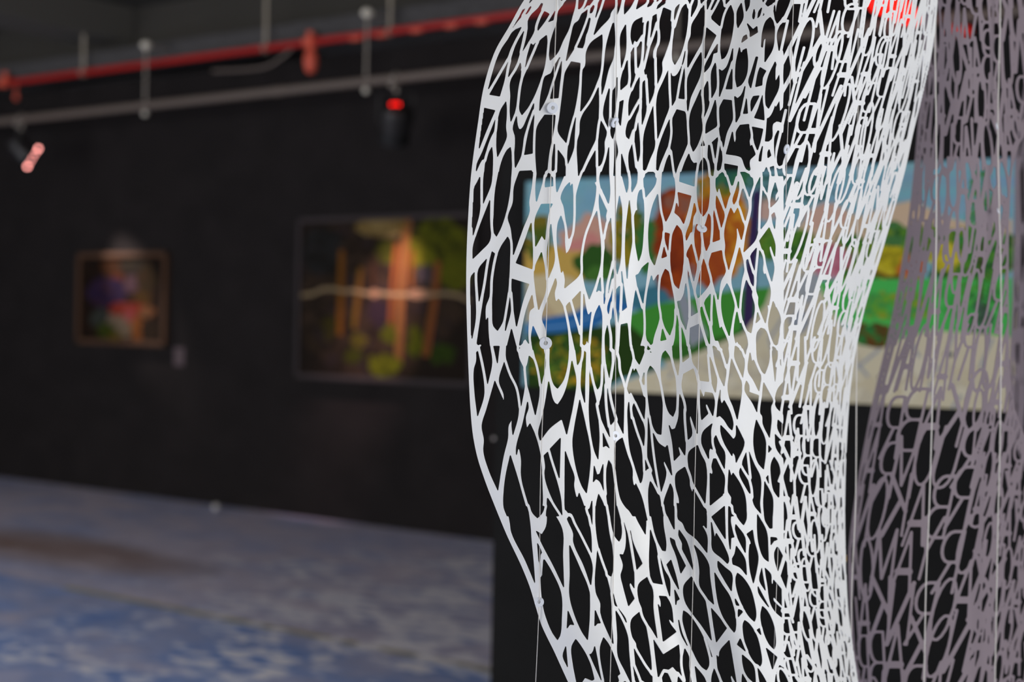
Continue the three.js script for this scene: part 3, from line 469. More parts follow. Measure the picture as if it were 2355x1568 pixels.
// ---------------------------------------------------------------- building sheets from their cut-out drawing
function lerpTab(tab, y) {                               // piecewise smooth table [[y, x], ...]
  if (y <= tab[0][0]) { const [a, b] = tab; return a[1] + (y - a[0]) * (b[1] - a[1]) / (b[0] - a[0]); }
  for (let i = 0; i + 1 < tab.length; i++) if (y <= tab[i + 1][0]) {
    const p0 = tab[Math.max(0, i - 1)], p1 = tab[i], p2 = tab[i + 1], p3 = tab[Math.min(tab.length - 1, i + 2)], t = (y - p1[0]) / (p2[0] - p1[0]), h = p2[0] - p1[0];
    const m1 = i ? (p2[1] - p0[1]) / (p2[0] - p0[0]) * h : (p2[1] - p1[1]), m2 = i + 2 < tab.length ? (p3[1] - p1[1]) / (p3[0] - p1[0]) * h : (p2[1] - p1[1]);
    const t2 = t * t, t3 = t2 * t; return (2 * t3 - 3 * t2 + 1) * p1[1] + (t3 - 2 * t2 + t) * m1 + (-2 * t3 + 3 * t2) * p2[1] + (t3 - t2) * m2;
  }
  const n = tab.length, a = tab[n - 2], b = tab[n - 1]; return b[1] + (y - b[0]) * (b[1] - a[1]) / (b[0] - a[0]);
}
function smoothLoop(p) {                                 // closed outline through points; sharp corners stay sharp
  const n = p.length / 2, out = [], g = i => [p[2 * ((i + n) % n)], p[2 * ((i + n) % n) + 1]];
  const tan = []; for (let i = 0; i < n; i++) { const a = g(i - 1), b = g(i), c = g(i + 1), u = [b[0] - a[0], b[1] - a[1]], v = [c[0] - b[0], c[1] - b[1]]; const lu = Math.hypot(...u) || 1, lv = Math.hypot(...v) || 1; const cs = (u[0] * v[0] + u[1] * v[1]) / lu / lv; tan.push(cs < 0.62 ? null : [(u[0] / lu + v[0] / lv) / 2, (u[1] / lu + v[1] / lv) / 2]); }
  for (let i = 0; i < n; i++) {
    const a = g(i), b = g(i + 1), l = Math.hypot(b[0] - a[0], b[1] - a[1]) || 1, d = [(b[0] - a[0]) / l, (b[1] - a[1]) / l];
    const m0 = tan[i] || d, m1 = tan[(i + 1) % n] || d, k = Math.max(1, Math.min(6, Math.round(l / 7)));
    for (let q = 0; q < k; q++) { const t = q / k, t2 = t * t, t3 = t2 * t; for (const c of [0, 1]) out.push((2 * t3 - 3 * t2 + 1) * a[c] + (t3 - 2 * t2 + t) * m0[c] * l + (-2 * t3 + 3 * t2) * b[c] + (t3 - t2) * m1[c] * l); }
  }
  return out;
}
class Field {                                            // signed distance on a grid, below zero where the sheet is
  constructor(x0, y0, x1, y1, st) { this.x0 = x0; this.y0 = y0; this.st = st; this.nx = Math.ceil((x1 - x0) / st) + 1; this.ny = Math.ceil((y1 - y0) / st) + 1; this.d = new Float32Array(this.nx * this.ny); }
  poly(p, margin, f) {                                   // calls f(index, signed distance) around outline p (flat list)
    const n = p.length / 2; let a = 1e9, b = 1e9, c = -1e9, d = -1e9; for (let i = 0; i < n; i++) { a = Math.min(a, p[2 * i]); c = Math.max(c, p[2 * i]); b = Math.min(b, p[2 * i + 1]); d = Math.max(d, p[2 * i + 1]); }
    const i0 = Math.max(0, Math.floor((a - margin - this.x0) / this.st)), i1 = Math.min(this.nx - 1, Math.ceil((c + margin - this.x0) / this.st)), j0 = Math.max(0, Math.floor((b - margin - this.y0) / this.st)), j1 = Math.min(this.ny - 1, Math.ceil((d + margin - this.y0) / this.st));
    for (let j = j0; j <= j1; j++) for (let i = i0; i <= i1; i++) {
      const x = this.x0 + i * this.st, y = this.y0 + j * this.st; let m = 1e9, ins = false;
      for (let k = 0, l = n - 1; k < n; l = k++) {
        const ax = p[2 * l], ay = p[2 * l + 1], bx = p[2 * k], by = p[2 * k + 1], ex = bx - ax, ey = by - ay, t = Math.max(0, Math.min(1, ((x - ax) * ex + (y - ay) * ey) / (ex * ex + ey * ey || 1))), dx = x - ax - t * ex, dy = y - ay - t * ey, q = dx * dx + dy * dy;
        if (q < m) m = q; if ((ay > y) !== (by > y) && x < ax + (y - ay) / (by - ay) * ex) ins = !ins;
      }
      f(j * this.nx + i, ins ? -Math.sqrt(m) : Math.sqrt(m));
    }
  }
  cut(p, margin = 16, grow = 0) { this.poly(p, margin, (k, d) => { if (grow - d > this.d[k]) this.d[k] = grow - d; }); }
  add(p, margin = 8) { this.poly(p, margin, (k, d) => { if (d < this.d[k]) this.d[k] = d; }); }
  stroke(ax, ay, bx, by, w0, w1 = w0) {                  // a straight stroke with rounded ends joins the sheet
    const m = Math.max(w0, w1) + 6, ex = bx - ax, ey = by - ay, L = ex * ex + ey * ey || 1;
    const i0 = Math.max(0, Math.floor((Math.min(ax, bx) - m - this.x0) / this.st)), i1 = Math.min(this.nx - 1, Math.ceil((Math.max(ax, bx) + m - this.x0) / this.st)), j0 = Math.max(0, Math.floor((Math.min(ay, by) - m - this.y0) / this.st)), j1 = Math.min(this.ny - 1, Math.ceil((Math.max(ay, by) + m - this.y0) / this.st));
    for (let j = j0; j <= j1; j++) for (let i = i0; i <= i1; i++) { const x = this.x0 + i * this.st - ax, y = this.y0 + j * this.st - ay, t = Math.max(0, Math.min(1, (x * ex + y * ey) / L)), d = Math.hypot(x - t * ex, y - t * ey) - (w0 + t * (w1 - w0)) / 2, k = j * this.nx + i; if (d < this.d[k]) this.d[k] = d; }
  }
  at(x, y) { const i = Math.max(0, Math.min(this.nx - 1, Math.round((x - this.x0) / this.st))), j = Math.max(0, Math.min(this.ny - 1, Math.round((y - this.y0) / this.st))); return this.d[j * this.nx + i]; }
}
function lens(x, y, ang, hl, hw) {                       // slender pointed opening
  const c = Math.cos(ang), s = Math.sin(ang), out = []; for (const [u, v] of [[-1, 0], [-0.55, 0.75], [0, 1], [0.55, 0.75], [1, 0], [0.55, -0.75], [0, -1], [-0.55, -0.75]]) out.push(x + u * hl * c - v * hw * s, y + u * hl * s + v * hw * c); return out;
}
const arc = (cx, cy, rx, ry, a0, a1, n = 10) => Array.from({ length: n + 1 }, (_, k) => { const a = (a0 + (a1 - a0) * k / n) * Math.PI; return [cx + rx * Math.cos(a), cy + ry * Math.sin(a)]; });
// capitals as strokes in a unit box; a leading number scales the stroke (bars are heavy because the letters are stretched)
const GLYPH = {
  A: [[1, [0.5, 0], [0, 1]], [1, [0.5, 0], [1, 1]], [2.5, [0.22, 0.64], [0.78, 0.64]]], O: [[1, ...arc(0.5, 0.5, 0.5, 0.5, 0, 2, 18)]], N: [[1, [0, 1], [0, 0]], [1.5, [0, 0], [1, 1]], [1, [1, 1], [1, 0]]],
  K: [[1, [0, 0], [0, 1]], [1.5, [1, 0], [0, 0.6]], [1.5, [0.3, 0.42], [1, 1]]], R: [[1, [0, 0], [0, 1]], [1.1, [0, 0], ...arc(0.5, 0.25, 0.45, 0.25, -0.5, 0.5, 8), [0, 0.5]], [1.1, [0.4, 0.5], [1, 1]]],
  B: [[1, [0, 0], [0, 1]], [1.1, [0, 0], ...arc(0.45, 0.25, 0.45, 0.25, -0.5, 0.5, 8), [0, 0.5]], [1.1, [0, 0.5], ...arc(0.5, 0.75, 0.5, 0.25, -0.5, 0.5, 8), [0, 1]]],
  U: [[1, [0, 0], [0, 0.7], ...arc(0.5, 0.7, 0.5, 0.3, 1, 0, 8), [1, 0]]], Y: [[1.1, [0, 0], [0.5, 0.55]], [1.1, [1, 0], [0.5, 0.55]], [1, [0.5, 0.55], [0.5, 1]]], M: [[1, [0, 1], [0.05, 0]], [1, [0.05, 0], [0.5, 0.8]], [1, [0.5, 0.8], [0.95, 0]], [1, [0.95, 0], [1, 1]]],
  E: [[1, [0, 0], [0, 1]], [1.6, [0, 0], [0.9, 0]], [1.6, [0, 0.5], [0.7, 0.5]], [1.6, [0, 1], [0.9, 1]]], T: [[1.6, [0, 0], [1, 0]], [1, [0.5, 0], [0.5, 1]]], H: [[1, [0, 0], [0, 1]], [1, [1, 0], [1, 1]], [2.3, [0, 0.5], [1, 0.5]]],
};
const TEXT = 'NARBAKONARMOURANOKABRUNAOMAYROUAKNROA';
function letter(F, ch, cx, cy, w, h, lean, sw, mirror) {  // one stretched capital centred on a spot of the drawing
  for (const [k, ...pts] of GLYPH[ch]) for (let i = 0; i + 1 < pts.length; i++) {
    const P_ = ([u, v]) => [cx + ((mirror ? 1 - u : u) - 0.5) * w + (v - 0.5) * h * lean, cy + (v - 0.5) * h]; const a = P_(pts[i]), b = P_(pts[i + 1]); F.stroke(a[0], a[1], b[0], b[1], sw * k);
  }
}
// turns a field into pieces of sheet with thickness; cellOf gives the piece a spot belongs to, P its place in space
function sheetMeshes(F, P, thick, cellOf) {
  const { nx, ny, st, x0, y0, d } = F, pieces = new Map();
  const N = (x, y) => { const a = P(x + 1, y).sub(P(x - 1, y)), b = P(x, y + 1).sub(P(x, y - 1)); return b.cross(a).normalize(); };
  const piece = id => { let q = pieces.get(id); if (!q) pieces.set(id, q = { v: [], n: [], f: [], map: new Map() }); return q; };
  const vert = (q, key, x, y) => { let k = q.map.get(key); if (k === undefined) { k = q.v.length / 6; const p = P(x, y), n = N(x, y), h = thick / 2; q.v.push(p.x + n.x * h, p.y + n.y * h, p.z + n.z * h, p.x - n.x * h, p.y - n.y * h, p.z - n.z * h); q.n.push(n.x, n.y, n.z, -n.x, -n.y, -n.z); q.map.set(key, k); } return k; };
  for (let j = 0; j + 1 < ny; j++) for (let i = 0; i + 1 < nx; i++) {
    const id4 = [j * nx + i, j * nx + i + 1, (j + 1) * nx + i + 1, (j + 1) * nx + i], dv = id4.map(k => d[k]);
    if (dv[0] >= 0 && dv[1] >= 0 && dv[2] >= 0 && dv[3] >= 0) continue;
    const cx = x0 + (i + 0.5) * st, cy = y0 + (j + 0.5) * st, q = piece(cellOf(cx, cy)), pos = [[i, j], [i + 1, j], [i + 1, j + 1], [i, j + 1]], ring = [];
    for (let k = 0; k < 4; k++) {
      const l = (k + 1) % 4, a = dv[k], b = dv[l];
      if (a < 0) ring.push([vert(q, id4[k] * 3, x0 + pos[k][0] * st, y0 + pos[k][1] * st), 0]);
      if ((a < 0) !== (b < 0)) { const t = a / (a - b), hor = pos[k][1] === pos[l][1], key = (hor ? Math.min(id4[k], id4[l]) * 3 + 1 : Math.min(id4[k], id4[l]) * 3 + 2); ring.push([vert(q, key, x0 + (pos[k][0] + t * (pos[l][0] - pos[k][0])) * st, y0 + (pos[k][1] + t * (pos[l][1] - pos[k][1])) * st), 1]); }
    }
    for (let k = 1; k + 1 < ring.length; k++) q.f.push(ring[0][0], ring[k][0], ring[k + 1][0]);
    for (let k = 0; k < ring.length; k++) { const l = (k + 1) % ring.length; if (ring[k][1] && ring[l][1]) (q.w ||= []).push(ring[k][0], ring[l][0]); }
  }
  const out = [];
  for (const [id, q] of pieces) {
    const nv = q.v.length / 6, pos = [], nor = [], idx = [];
    for (let k = 0; k < nv; k++) { pos.push(...q.v.slice(6 * k, 6 * k + 3)); nor.push(...q.n.slice(6 * k, 6 * k + 3)); }
    for (let k = 0; k < nv; k++) { pos.push(...q.v.slice(6 * k + 3, 6 * k + 6)); nor.push(...q.n.slice(6 * k + 3, 6 * k + 6)); }
    for (let k = 0; k < q.f.length; k += 3) { idx.push(q.f[k], q.f[k + 2], q.f[k + 1]); idx.push(q.f[k] + nv, q.f[k + 1] + nv, q.f[k + 2] + nv); }
    const w = q.w || [];
    for (let k = 0; k < w.length; k += 2) {
      const a = w[k], b = w[k + 1], A = new THREE.Vector3(...pos.slice(3 * a, 3 * a + 3)), B = new THREE.Vector3(...pos.slice(3 * b, 3 * b + 3)), C = new THREE.Vector3(...pos.slice(3 * (a + nv), 3 * (a + nv) + 3)), D = new THREE.Vector3(...pos.slice(3 * (b + nv), 3 * (b + nv) + 3));
      const n = B.clone().sub(A).cross(C.clone().sub(A)).normalize(), o = pos.length / 3; for (const v of [A, B, C, D]) { pos.push(v.x, v.y, v.z); nor.push(n.x, n.y, n.z); } idx.push(o, o + 1, o + 2, o + 1, o + 3, o + 2);
    }
    const g = new THREE.BufferGeometry(); g.setAttribute('position', new THREE.Float32BufferAttribute(pos, 3)); g.setAttribute('normal', new THREE.Float32BufferAttribute(nor, 3)); g.setIndex(idx); out.push([id, g, q.f.length]);
  }
  return out;
}
function nearestSeed(seeds, ky) {                        // which letter a spot belongs to
  const B = 60, H_ = new Map(); seeds.forEach((s, i) => { const k = Math.floor(s[0] / B) + ',' + Math.floor(s[1] * ky / B); (H_.get(k) || H_.set(k, []).get(k)).push(i); });
  return (x, y) => { const bx = Math.floor(x / B), by = Math.floor(y * ky / B); let best = 0, m = 1e9; for (let r = 1; r < 6 && m > 1e8; r++) for (let a = -r; a <= r; a++) for (let b = -r; b <= r; b++) for (const i of H_.get((bx + a) + ',' + (by + b)) || []) { const dx = x - seeds[i][0], dy = (y - seeds[i][1]) * ky, q = dx * dx + dy * dy; if (q < m) { m = q; best = i; } } return best; };
}

// ---- the white sheet
const WL = [[-170, 1330], [0, 1206], [60, 1172], [120, 1138], [200, 1113], [280, 1100], [400, 1084], [500, 1077], [600, 1073], [700, 1073], [800, 1076], [900, 1080], [950, 1083], [1000, 1088], [1050, 1098], [1100, 1114], [1150, 1133], [1230, 1166], [1300, 1199], [1350, 1219], [1400, 1234], [1440, 1247], [1500, 1276], [1568, 1307], [1740, 1390]];
const WR = [[-170, 2172], [0, 2156], [100, 2146], [200, 2126], [300, 2101], [400, 2079], [500, 2051], [600, 2022], [700, 1991], [800, 1969], [900, 1955], [1000, 1948], [1100, 1944], [1200, 1943], [1290, 1945], [1400, 1950], [1480, 1960], [1568, 1973], [1740, 2000]];
const WD = [[0, 1.985], [0.1, 1.955], [0.22, 1.955], [0.34, 1.99], [0.40, 2.045], [0.5, 2.05], [0.65, 2.03], [0.8, 2.08], [0.92, 2.2], [1, 2.38], [1.1, 2.55]];
const whiteS = (x, y) => (x - lerpTab(WL, y)) / (lerpTab(WR, y) - lerpTab(WL, y));
const whiteP = (x, y) => at(x, y, lerpTab(WD, whiteS(x, y)) + 0.00006 * (y - 784) * 0.6);
{
  const F = new Field(1060, -160, 2190, 1730, 2);
  for (let j = 0; j < F.ny; j++) { const y = F.y0 + j * F.st, l = lerpTab(WL, y), r = lerpTab(WR, y), sl = (lerpTab(WL, y + 2) - lerpTab(WL, y - 2)) / 4, sr = (lerpTab(WR, y + 2) - lerpTab(WR, y - 2)) / 4; for (let i = 0; i < F.nx; i++) { const x = F.x0 + i * F.st; F.d[j * F.nx + i] = Math.max((l - x) / Math.hypot(1, sl), (x - r) / Math.hypot(1, sr), -155 - y, y - 1725); } }
  const seedsAll = [];
  // openings that run over the edge of two tiles meet there
  const ends = []; for (const [ox, oy, holes] of CUT) for (const h of holes) for (let i = 0; i < h.length; i += 2) if (h[i + 1] === 0 || h[i + 1] === 1568) ends.push([h, i, ox + h[i] / 3.92, oy + h[i + 1] / 3.92, h[i + 1] === 0]);
  for (const a of ends) if (a[4]) { const deep = a[3] > 1100; let best = null, m = deep ? 13 : 8; for (const b of ends) if (!b[4] && Math.abs(b[3] - a[3]) < (deep ? 40 : 1) && Math.abs(b[2] - a[2]) < m) { m = Math.abs(b[2] - a[2]); best = b; } if (best) { const c = (a[2] - best[2]) / 2 * 3.92; a[0][a[1]] -= c; best[0][best[1]] += c; } }
  // every opening keeps a strip of sheet between itself and the next one; openings drawn on two tiles count as one
  const list = [];
  CUT.forEach(([ox, oy, holes], tile) => { if (ox < 1700) for (const h of holes) {
    const q = []; let A = 0, cx = 0, cy = 0; for (let i = 0; i < h.length; i += 2) { let X = h[i], Y = h[i + 1]; if (Y === 0) Y = -14; if (Y >= 1560) Y = oy === 800 ? 1512 : 1582; if (X === 1568) X = 1580; if (X === 0) X = -12; q.push(ox + X / 3.92, oy + Y / 3.92); }
    const n = q.length / 2; for (let i = 0, l = n - 1; i < n; l = i++) { const c = q[2 * l] * q[2 * i + 1] - q[2 * i] * q[2 * l + 1]; A += c; cx += (q[2 * l] + q[2 * i]) * c; cy += (q[2 * l + 1] + q[2 * i + 1]) * c; }
    seedsAll.push([Math.abs(A / 2), cx / (3 * A), cy / (3 * A)]); list.push({ p: smoothLoop(q), tile, h, par: list.length, nodes: new Set(), grow: 1.5 });
  } });
  const find = i => { while (list[i].par !== i) i = list[i].par; return i; }, join = (i, k) => { list[find(i)].par = find(k); };
  for (const o of list) F.poly(o.p, 0, (k, d) => { if (d < 0) o.nodes.add(k); });
  const owner = new Map(); list.forEach((o, i) => { for (const k of o.nodes) (owner.get(k) || owner.set(k, []).get(k)).push(i); });
  const shared = new Map(); for (const v of owner.values()) if (v.length > 1) for (let a = 0; a < v.length; a++) for (let c = a + 1; c < v.length; c++) if (list[v[a]].tile !== list[v[c]].tile) { const key = v[a] * 10000 + v[c]; shared.set(key, (shared.get(key) || 0) + 1); }
  for (const [key, n] of shared) { const i = Math.floor(key / 10000), k = key % 10000; if (n > 12 || n > 0.35 * Math.min(list[i].nodes.size, list[k].nodes.size)) join(i, k); }
  const s1 = new Float32Array(F.d.length).fill(99), s2 = new Float32Array(F.d.length).fill(99), g1 = new Int32Array(F.d.length).fill(-1);
  const put = (p, g, grow) => F.poly(p, 20, (k, d) => { const v = d - grow; if (g === g1[k]) { if (v < s1[k]) s1[k] = v; } else if (v < s1[k]) { s2[k] = s1[k]; s1[k] = v; g1[k] = g; } else if (v < s2[k]) s2[k] = v; });
  list.forEach((o, i) => put(o.p, find(i), o.grow));
  // small openings wherever the drawing is still solid
  const R = rng(77), spots = []; for (let y = -150; y < 1720; y += 6) for (let x = 1080; x < 2170; x += 5) spots.push([x + 5 * R(), y + 6 * R()]);
  for (let i = spots.length - 1; i > 0; i--) { const k = Math.floor(R() * (i + 1)); [spots[i], spots[k]] = [spots[k], spots[i]]; }
  let gid = list.length;
  for (const [x, y] of spots) {
    const s = whiteS(x, y); if (s < 0.01 || s > 0.995) continue;
    const out = y < -8 || y > 1576; if (x > 1792) continue; const T = out ? 14 : 24, k = Math.round((y - F.y0) / F.st) * F.nx + Math.round((x - F.x0) / F.st), v = Math.min(s1[k], -F.d[k]); if (v < T) continue;
    const tl = (lerpTab(WL, y + 4) - lerpTab(WL, y - 4)) / 8, tr = (lerpTab(WR, y + 4) - lerpTab(WR, y - 4)) / 8, ang = Math.atan2(1, tl * (1 - s) + tr * s) + (R() - 0.5) * (s > 0.85 ? 0.2 : 0.45);
    const hw = out ? 8 + 5 * R() : s > 0.84 ? 1.5 + 1.3 * R() + 8 * (1 - s) : Math.min(v - 3, 3 + 3 * R()), hl = out ? 40 + 40 * R() : s > 0.84 ? 14 + 34 * R() : 14 + 18 * R();
    put(smoothLoop(lens(x, y, ang, hl, hw)), gid++, 0);
  }
  for (let k = 0; k < F.d.length; k++) {
    const x = F.x0 + (k % F.nx) * F.st, wm = x < 1760 ? 2.6 : x < 1900 ? 2.0 : 1.5;
    F.d[k] = Math.max(F.d[k], Math.min(-s1[k], (s2[k] - s1[k]) / 2 - wm));
    const y = F.y0 + Math.floor(k / F.nx) * F.st, sr = (lerpTab(WR, y) - x), sl = x - lerpTab(WL, y);      // uncut margin along both edges
    if (sl > 0 && sl < 9 || sr > 0 && sr < 3.5) F.d[k] = Math.min(F.d[k], sl < 9 ? Math.max(-sl, sl - 9) : Math.max(-sr, sr - 3.5));
  }
  // towards the fold on the right the rows of letters crowd together
  const edge = (x, y) => Math.max(x - lerpTab(WR, y), lerpTab(WL, y) - x);
  const narrow = []; { const G = new Field(1780, -160, 2190, 1730, 2); G.d.fill(60);
    let row = 0, ci = 0;
    for (let y = -190; y < 1760;) {
      const h = y < 560 ? 116 : y < 1200 ? 116 - 48 * (y - 560) / 640 : 66;
      let x = 1788 + R() * 14;
      while (x < 2190) {
        const slope = y > 1100 ? -0.22 : -0.34, yy = y + slope * (x - 1800) + (R() - 0.5) * h * 0.55, xr = lerpTab(WR, yy), s = whiteS(x, yy); if (x > xr - 3) break;
        const q = Math.min(1, Math.max(0, (xr - x) / (yy < 500 ? 300 : 150))), w = 7 + (yy < 500 ? 25 : yy < 1150 ? 17 : 15) * Math.pow(q, 0.7);
        const tl = (lerpTab(WL, yy + 4) - lerpTab(WL, yy - 4)) / 8, tr = (lerpTab(WR, yy + 4) - lerpTab(WR, yy - 4)) / 8, lean = tl * (1 - s) + tr * s + (R() - 0.5) * 0.14;
        const sw = 2.6 + (yy < 500 ? 3.4 : 2.4) * q;
        letter(G, TEXT[ci++ % TEXT.length], x + w / 2, yy, w * (1.0 + 0.15 * R()), h * 1.14, lean, sw, true);
        narrow.push([x + w / 2, yy, q]); x += w * (q < 0.5 ? 0.86 : 1.02) + 1.5;
      }
      y += h * 0.82; row++;
    }
    for (let j = 0; j < F.ny; j++) for (let i = 0; i < F.nx; i++) { const x = F.x0 + i * F.st, y = F.y0 + j * F.st; if (x < 1784) continue; const k = j * F.nx + i, g = G.d[Math.round((y - G.y0) / 2) * G.nx + Math.round((x - G.x0) / 2)], lim = Math.max(edge(x, y), -155 - y, y - 1725); const v = x > 1800 ? g : Math.min(F.d[k], g); F.d[k] = Math.max(v, lim); const sr = lerpTab(WR, y) - x; if (sr > 0 && sr < 4) F.d[k] = Math.min(F.d[k], Math.max(-sr, sr - 4)); }
  }
  for (const [ox, oy, h] of TONGUES) F.add(smoothLoop(h.map((v, i) => (i % 2 ? oy : ox) + v / 3.92)));
  { // crumbs that hang on nothing fall out
    const lab = new Int32Array(F.d.length); let n = 0; const sizes = [0], st = [];
    for (let k = 0; k < lab.length; k++) if (F.d[k] < 0 && !lab[k]) { n++; let c = 0; st.push(k); lab[k] = n; while (st.length) { const q = st.pop(); c++; for (const e of [q - 1, q + 1, q - F.nx, q + F.nx]) if (e >= 0 && e < lab.length && !lab[e] && F.d[e] < 0) { lab[e] = n; st.push(e); } } sizes.push(c); }
    for (let k = 0; k < lab.length; k++) if (lab[k] && sizes[lab[k]] < 3000) F.d[k] = 0.5;
  }
  seedsAll.sort((a, b) => b[0] - a[0]); const seeds = [];
  for (const [A, x, y] of seedsAll) { const s = whiteS(x, y), w = 58 - 22 * s, h = 135 - 60 * s; if (seeds.every(q => ((q[0] - x) / w) ** 2 + ((q[1] - y) / h) ** 2 > 1)) seeds.push([x, y]); }
  for (let x = 1240; x < 1790; x += 60) { seeds.push([x, -90]); seeds.push([x + 20, 1650]); }
  const big = narrow.filter(n => n[2] > 0.3), bigSet = seeds.length + Math.min(big.length, 290 - seeds.length); big.sort((a, b) => b[2] - a[2]); for (const n of big) seeds.push(n); for (const n of narrow) if (n[2] <= 0.3) seeds.push(n);
  const t = thing('letter_sheet', 'large white hanging sheet of interlocking cut-out letters in the foreground', 'sculpture');
  const m = mat(0xeaeae7, 0.55);
  const which = nearestSeed(seeds, 0.45);
  for (const [id, g] of sheetMeshes(F, whiteP, 0.0009, (x, y) => { const i = which(x, y); return i < bigSet ? i : -1; })) { const o = mesh(id < 0 ? 'crowded_letters' : 'letter', g, m, t); if (id < 0) o.userData = { kind: 'stuff' }; }
}

// ---- the mauve sheets behind it
const ML = [[-170, 2128], [0, 2124], [200, 2118], [370, 2104], [500, 2090], [600, 2075], [700, 2057], [800, 2036], [900, 2012], [1000, 1992], [1100, 1974], [1200, 1959], [1280, 1952], [1400, 1955], [1568, 1966], [1740, 1978]];
function letterSheet(name, label, { x0, x1, L, P, m, seed, zones, thick, slope, right }) {
  const F = new Field(x0, -160, x1, 1730, 3); F.d.fill(60); const R = rng(seed), seeds = []; let ci = Math.floor(R() * 30);
  for (const z of zones) for (let y = z.y0; y < z.y1;) {
    for (let x = Math.max(x0 - 10, z.x0); x < Math.min(x1 + 20, z.x1);) {
      const yy = y + slope * (x - x0 - 150) + (R() - 0.5) * 46, l = L(yy), near = Math.max(0, 1 - (x - l) / 160), lean = (L(yy + 5) - L(yy - 5)) / 10 * near + z.lean * (1 - near) + (R() - 0.5) * 0.1;
      const q = Math.max(0, Math.min(1, (x - l) / 60)), ww = z.w * (0.34 + 0.66 * q);
      if (x + ww > l) { letter(F, TEXT[ci++ % TEXT.length], x + ww / 2, yy, ww, z.h * 1.14, lean, z.sw * (0.6 + 0.4 * q), true); seeds.push([x + ww / 2, yy, ww * z.h]); }
      x += ww * 1.04 + 1.5;
    }
    y += z.h * 0.9;
  }
  for (let j = 0; j < F.ny; j++) { const y = F.y0 + j * F.st, l = L(y); for (let i = 0; i < F.nx; i++) { const x = F.x0 + i * F.st, k = j * F.nx + i; F.d[k] = Math.max(Math.min(F.d[k], Math.max(l - x, x - l - 5)), l - x, -155 - y, y - 1725, x - x1 + 4, right ? x - right(y) : -99); if (right && x < right(y) && x > right(y) - 5) F.d[k] = Math.min(F.d[k], Math.max(x - right(y), right(y) - 5 - x)); } }
  seeds.sort((a, b) => b[2] - a[2]); const t = thing(name, label, 'sculpture'), which = nearestSeed(seeds, 0.4);
  for (const [id, g] of sheetMeshes(F, P, thick, (x, y) => { const i = which(x, y); return i < 280 ? i : -1; })) { const o = mesh(id < 0 ? 'crowded_letters' : 'letter', g, m, t); if (id < 0) o.userData = { kind: 'stuff' }; }
  return t;
}
const mMauve = mat(0x7f7278, 0.75);
const MR = [[-170, 2415], [150, 2412], [260, 2380], [360, 2334], [500, 2321], [700, 2320], [860, 2323], [960, 2340], [1060, 2385], [1160, 2414], [1740, 2415]];
const MD = [[0, 2.72], [0.06, 2.58], [0.2, 2.48], [0.5, 2.47], [0.75, 2.53], [1, 2.7], [1.2, 2.9]];
letterSheet('letter_sheet', 'mauve grey hanging sheet of cut-out letters right of the white one', {
  x0: 1940, x1: 2420, L: y => lerpTab(ML, y), P: (x, y) => at(x, y, lerpTab(MD, (x - lerpTab(ML, y)) / (2400 - lerpTab(ML, y)))), m: mMauve, seed: 5, thick: 0.0009, slope: -0.2, right: y => lerpTab(MR, y),
  zones: [{ x0: 1940, x1: 2440, y0: -200, y1: 560, w: 21, h: 104, sw: 5.6, lean: 0.06 }, { x0: 1940, x1: 2440, y0: 600, y1: 900, w: 25, h: 132, sw: 5.2, lean: -0.16 }, { x0: 1940, x1: 2250, y0: 950, y1: 1790, w: 46, h: 124, sw: 6.4, lean: -0.24 }, { x0: 2240, x1: 2440, y0: 960, y1: 1790, w: 20, h: 84, sw: 4.8, lean: -0.12 }],
});
const DD = [[0, 3.3], [0.4, 3.25], [0.8, 3.12], [1.3, 2.98]];
letterSheet('letter_sheet', 'darker mauve sheet of cut-out letters at the right edge of the picture', {
  x0: 2300, x1: 2440, L: y => 2322 + 12 * Math.sin(y / 260) + Math.max(0, 330 - y) * 0.2 + Math.max(0, y - 980) * 0.5, P: (x, y) => at(x, y, lerpTab(DD, (x - 2310) / 100)), m: mMauve, seed: 15, thick: 0.0009, slope: 0.1,
  zones: [{ x0: 2290, x1: 2450, y0: -220, y1: 1100, w: 34, h: 150, sw: 8.5, lean: -0.12 }],
});
// ---------------------------------------------------------------- suspension threads with their washers
const mThread = new THREE.MeshPhysicalMaterial({ color: 0xd9d4cc, roughness: 0.35, transmission: 0.15, thickness: 0 }), mWasher = mat(0xdfe3ea, 0.3, { metalness: 0.0 }), mBrass = mat(0xc9a24a, 0.3, { metalness: 0.9 });
function washerGeo(c, n, ro, ri, h) {
  const sh = new THREE.Shape(); sh.absarc(0, 0, ro, 0, Math.PI * 2); const hole = new THREE.Path(); hole.absarc(0, 0, ri, 0, Math.PI * 2, true); sh.holes.push(hole);
  const g = new THREE.ExtrudeGeometry(sh, { depth: h, bevelEnabled: true, bevelSize: h * 0.25, bevelThickness: h * 0.25, bevelSegments: 2, curveSegments: 28 }); g.translate(0, 0, -h / 2);
  g.applyQuaternion(new THREE.Quaternion().setFromUnitVectors(new THREE.Vector3(0, 0, 1), n.clone().normalize())); g.translate(c.x, c.y, c.z); return g;
}
const FRONT = 0.004;
function thread(label, pts, depthAt, r, washers, m = mWasher) {
  const t = thing('suspension_thread', label, 'thread', 'threads that carry the letter sheets');
  const top = pts[0], end = pts[pts.length - 1], up = (x, y) => at(x, y, depthAt(x, y));
  const P3 = pts.map(([x, y]) => up(x, y)); const first = P3[0].clone(); first.y = H; first.x += 0.004; const last = P3[P3.length - 1].clone(); last.y = 0.02;
  mesh('thread', tubeGeo([first, ...P3, last], r, 120, 6), mThread, t);
  for (const [x, y, ro, nx, ny, hx = 0.4] of washers) {
    const c = at(x, y, depthAt(x, y)), n = fwd.clone().negate().addScaledVector(camRight, nx).addScaledVector(camUp, ny);
    mesh('washer', washerGeo(c, n, ro, ro * hx, 0.0014), m, t);
  }
}
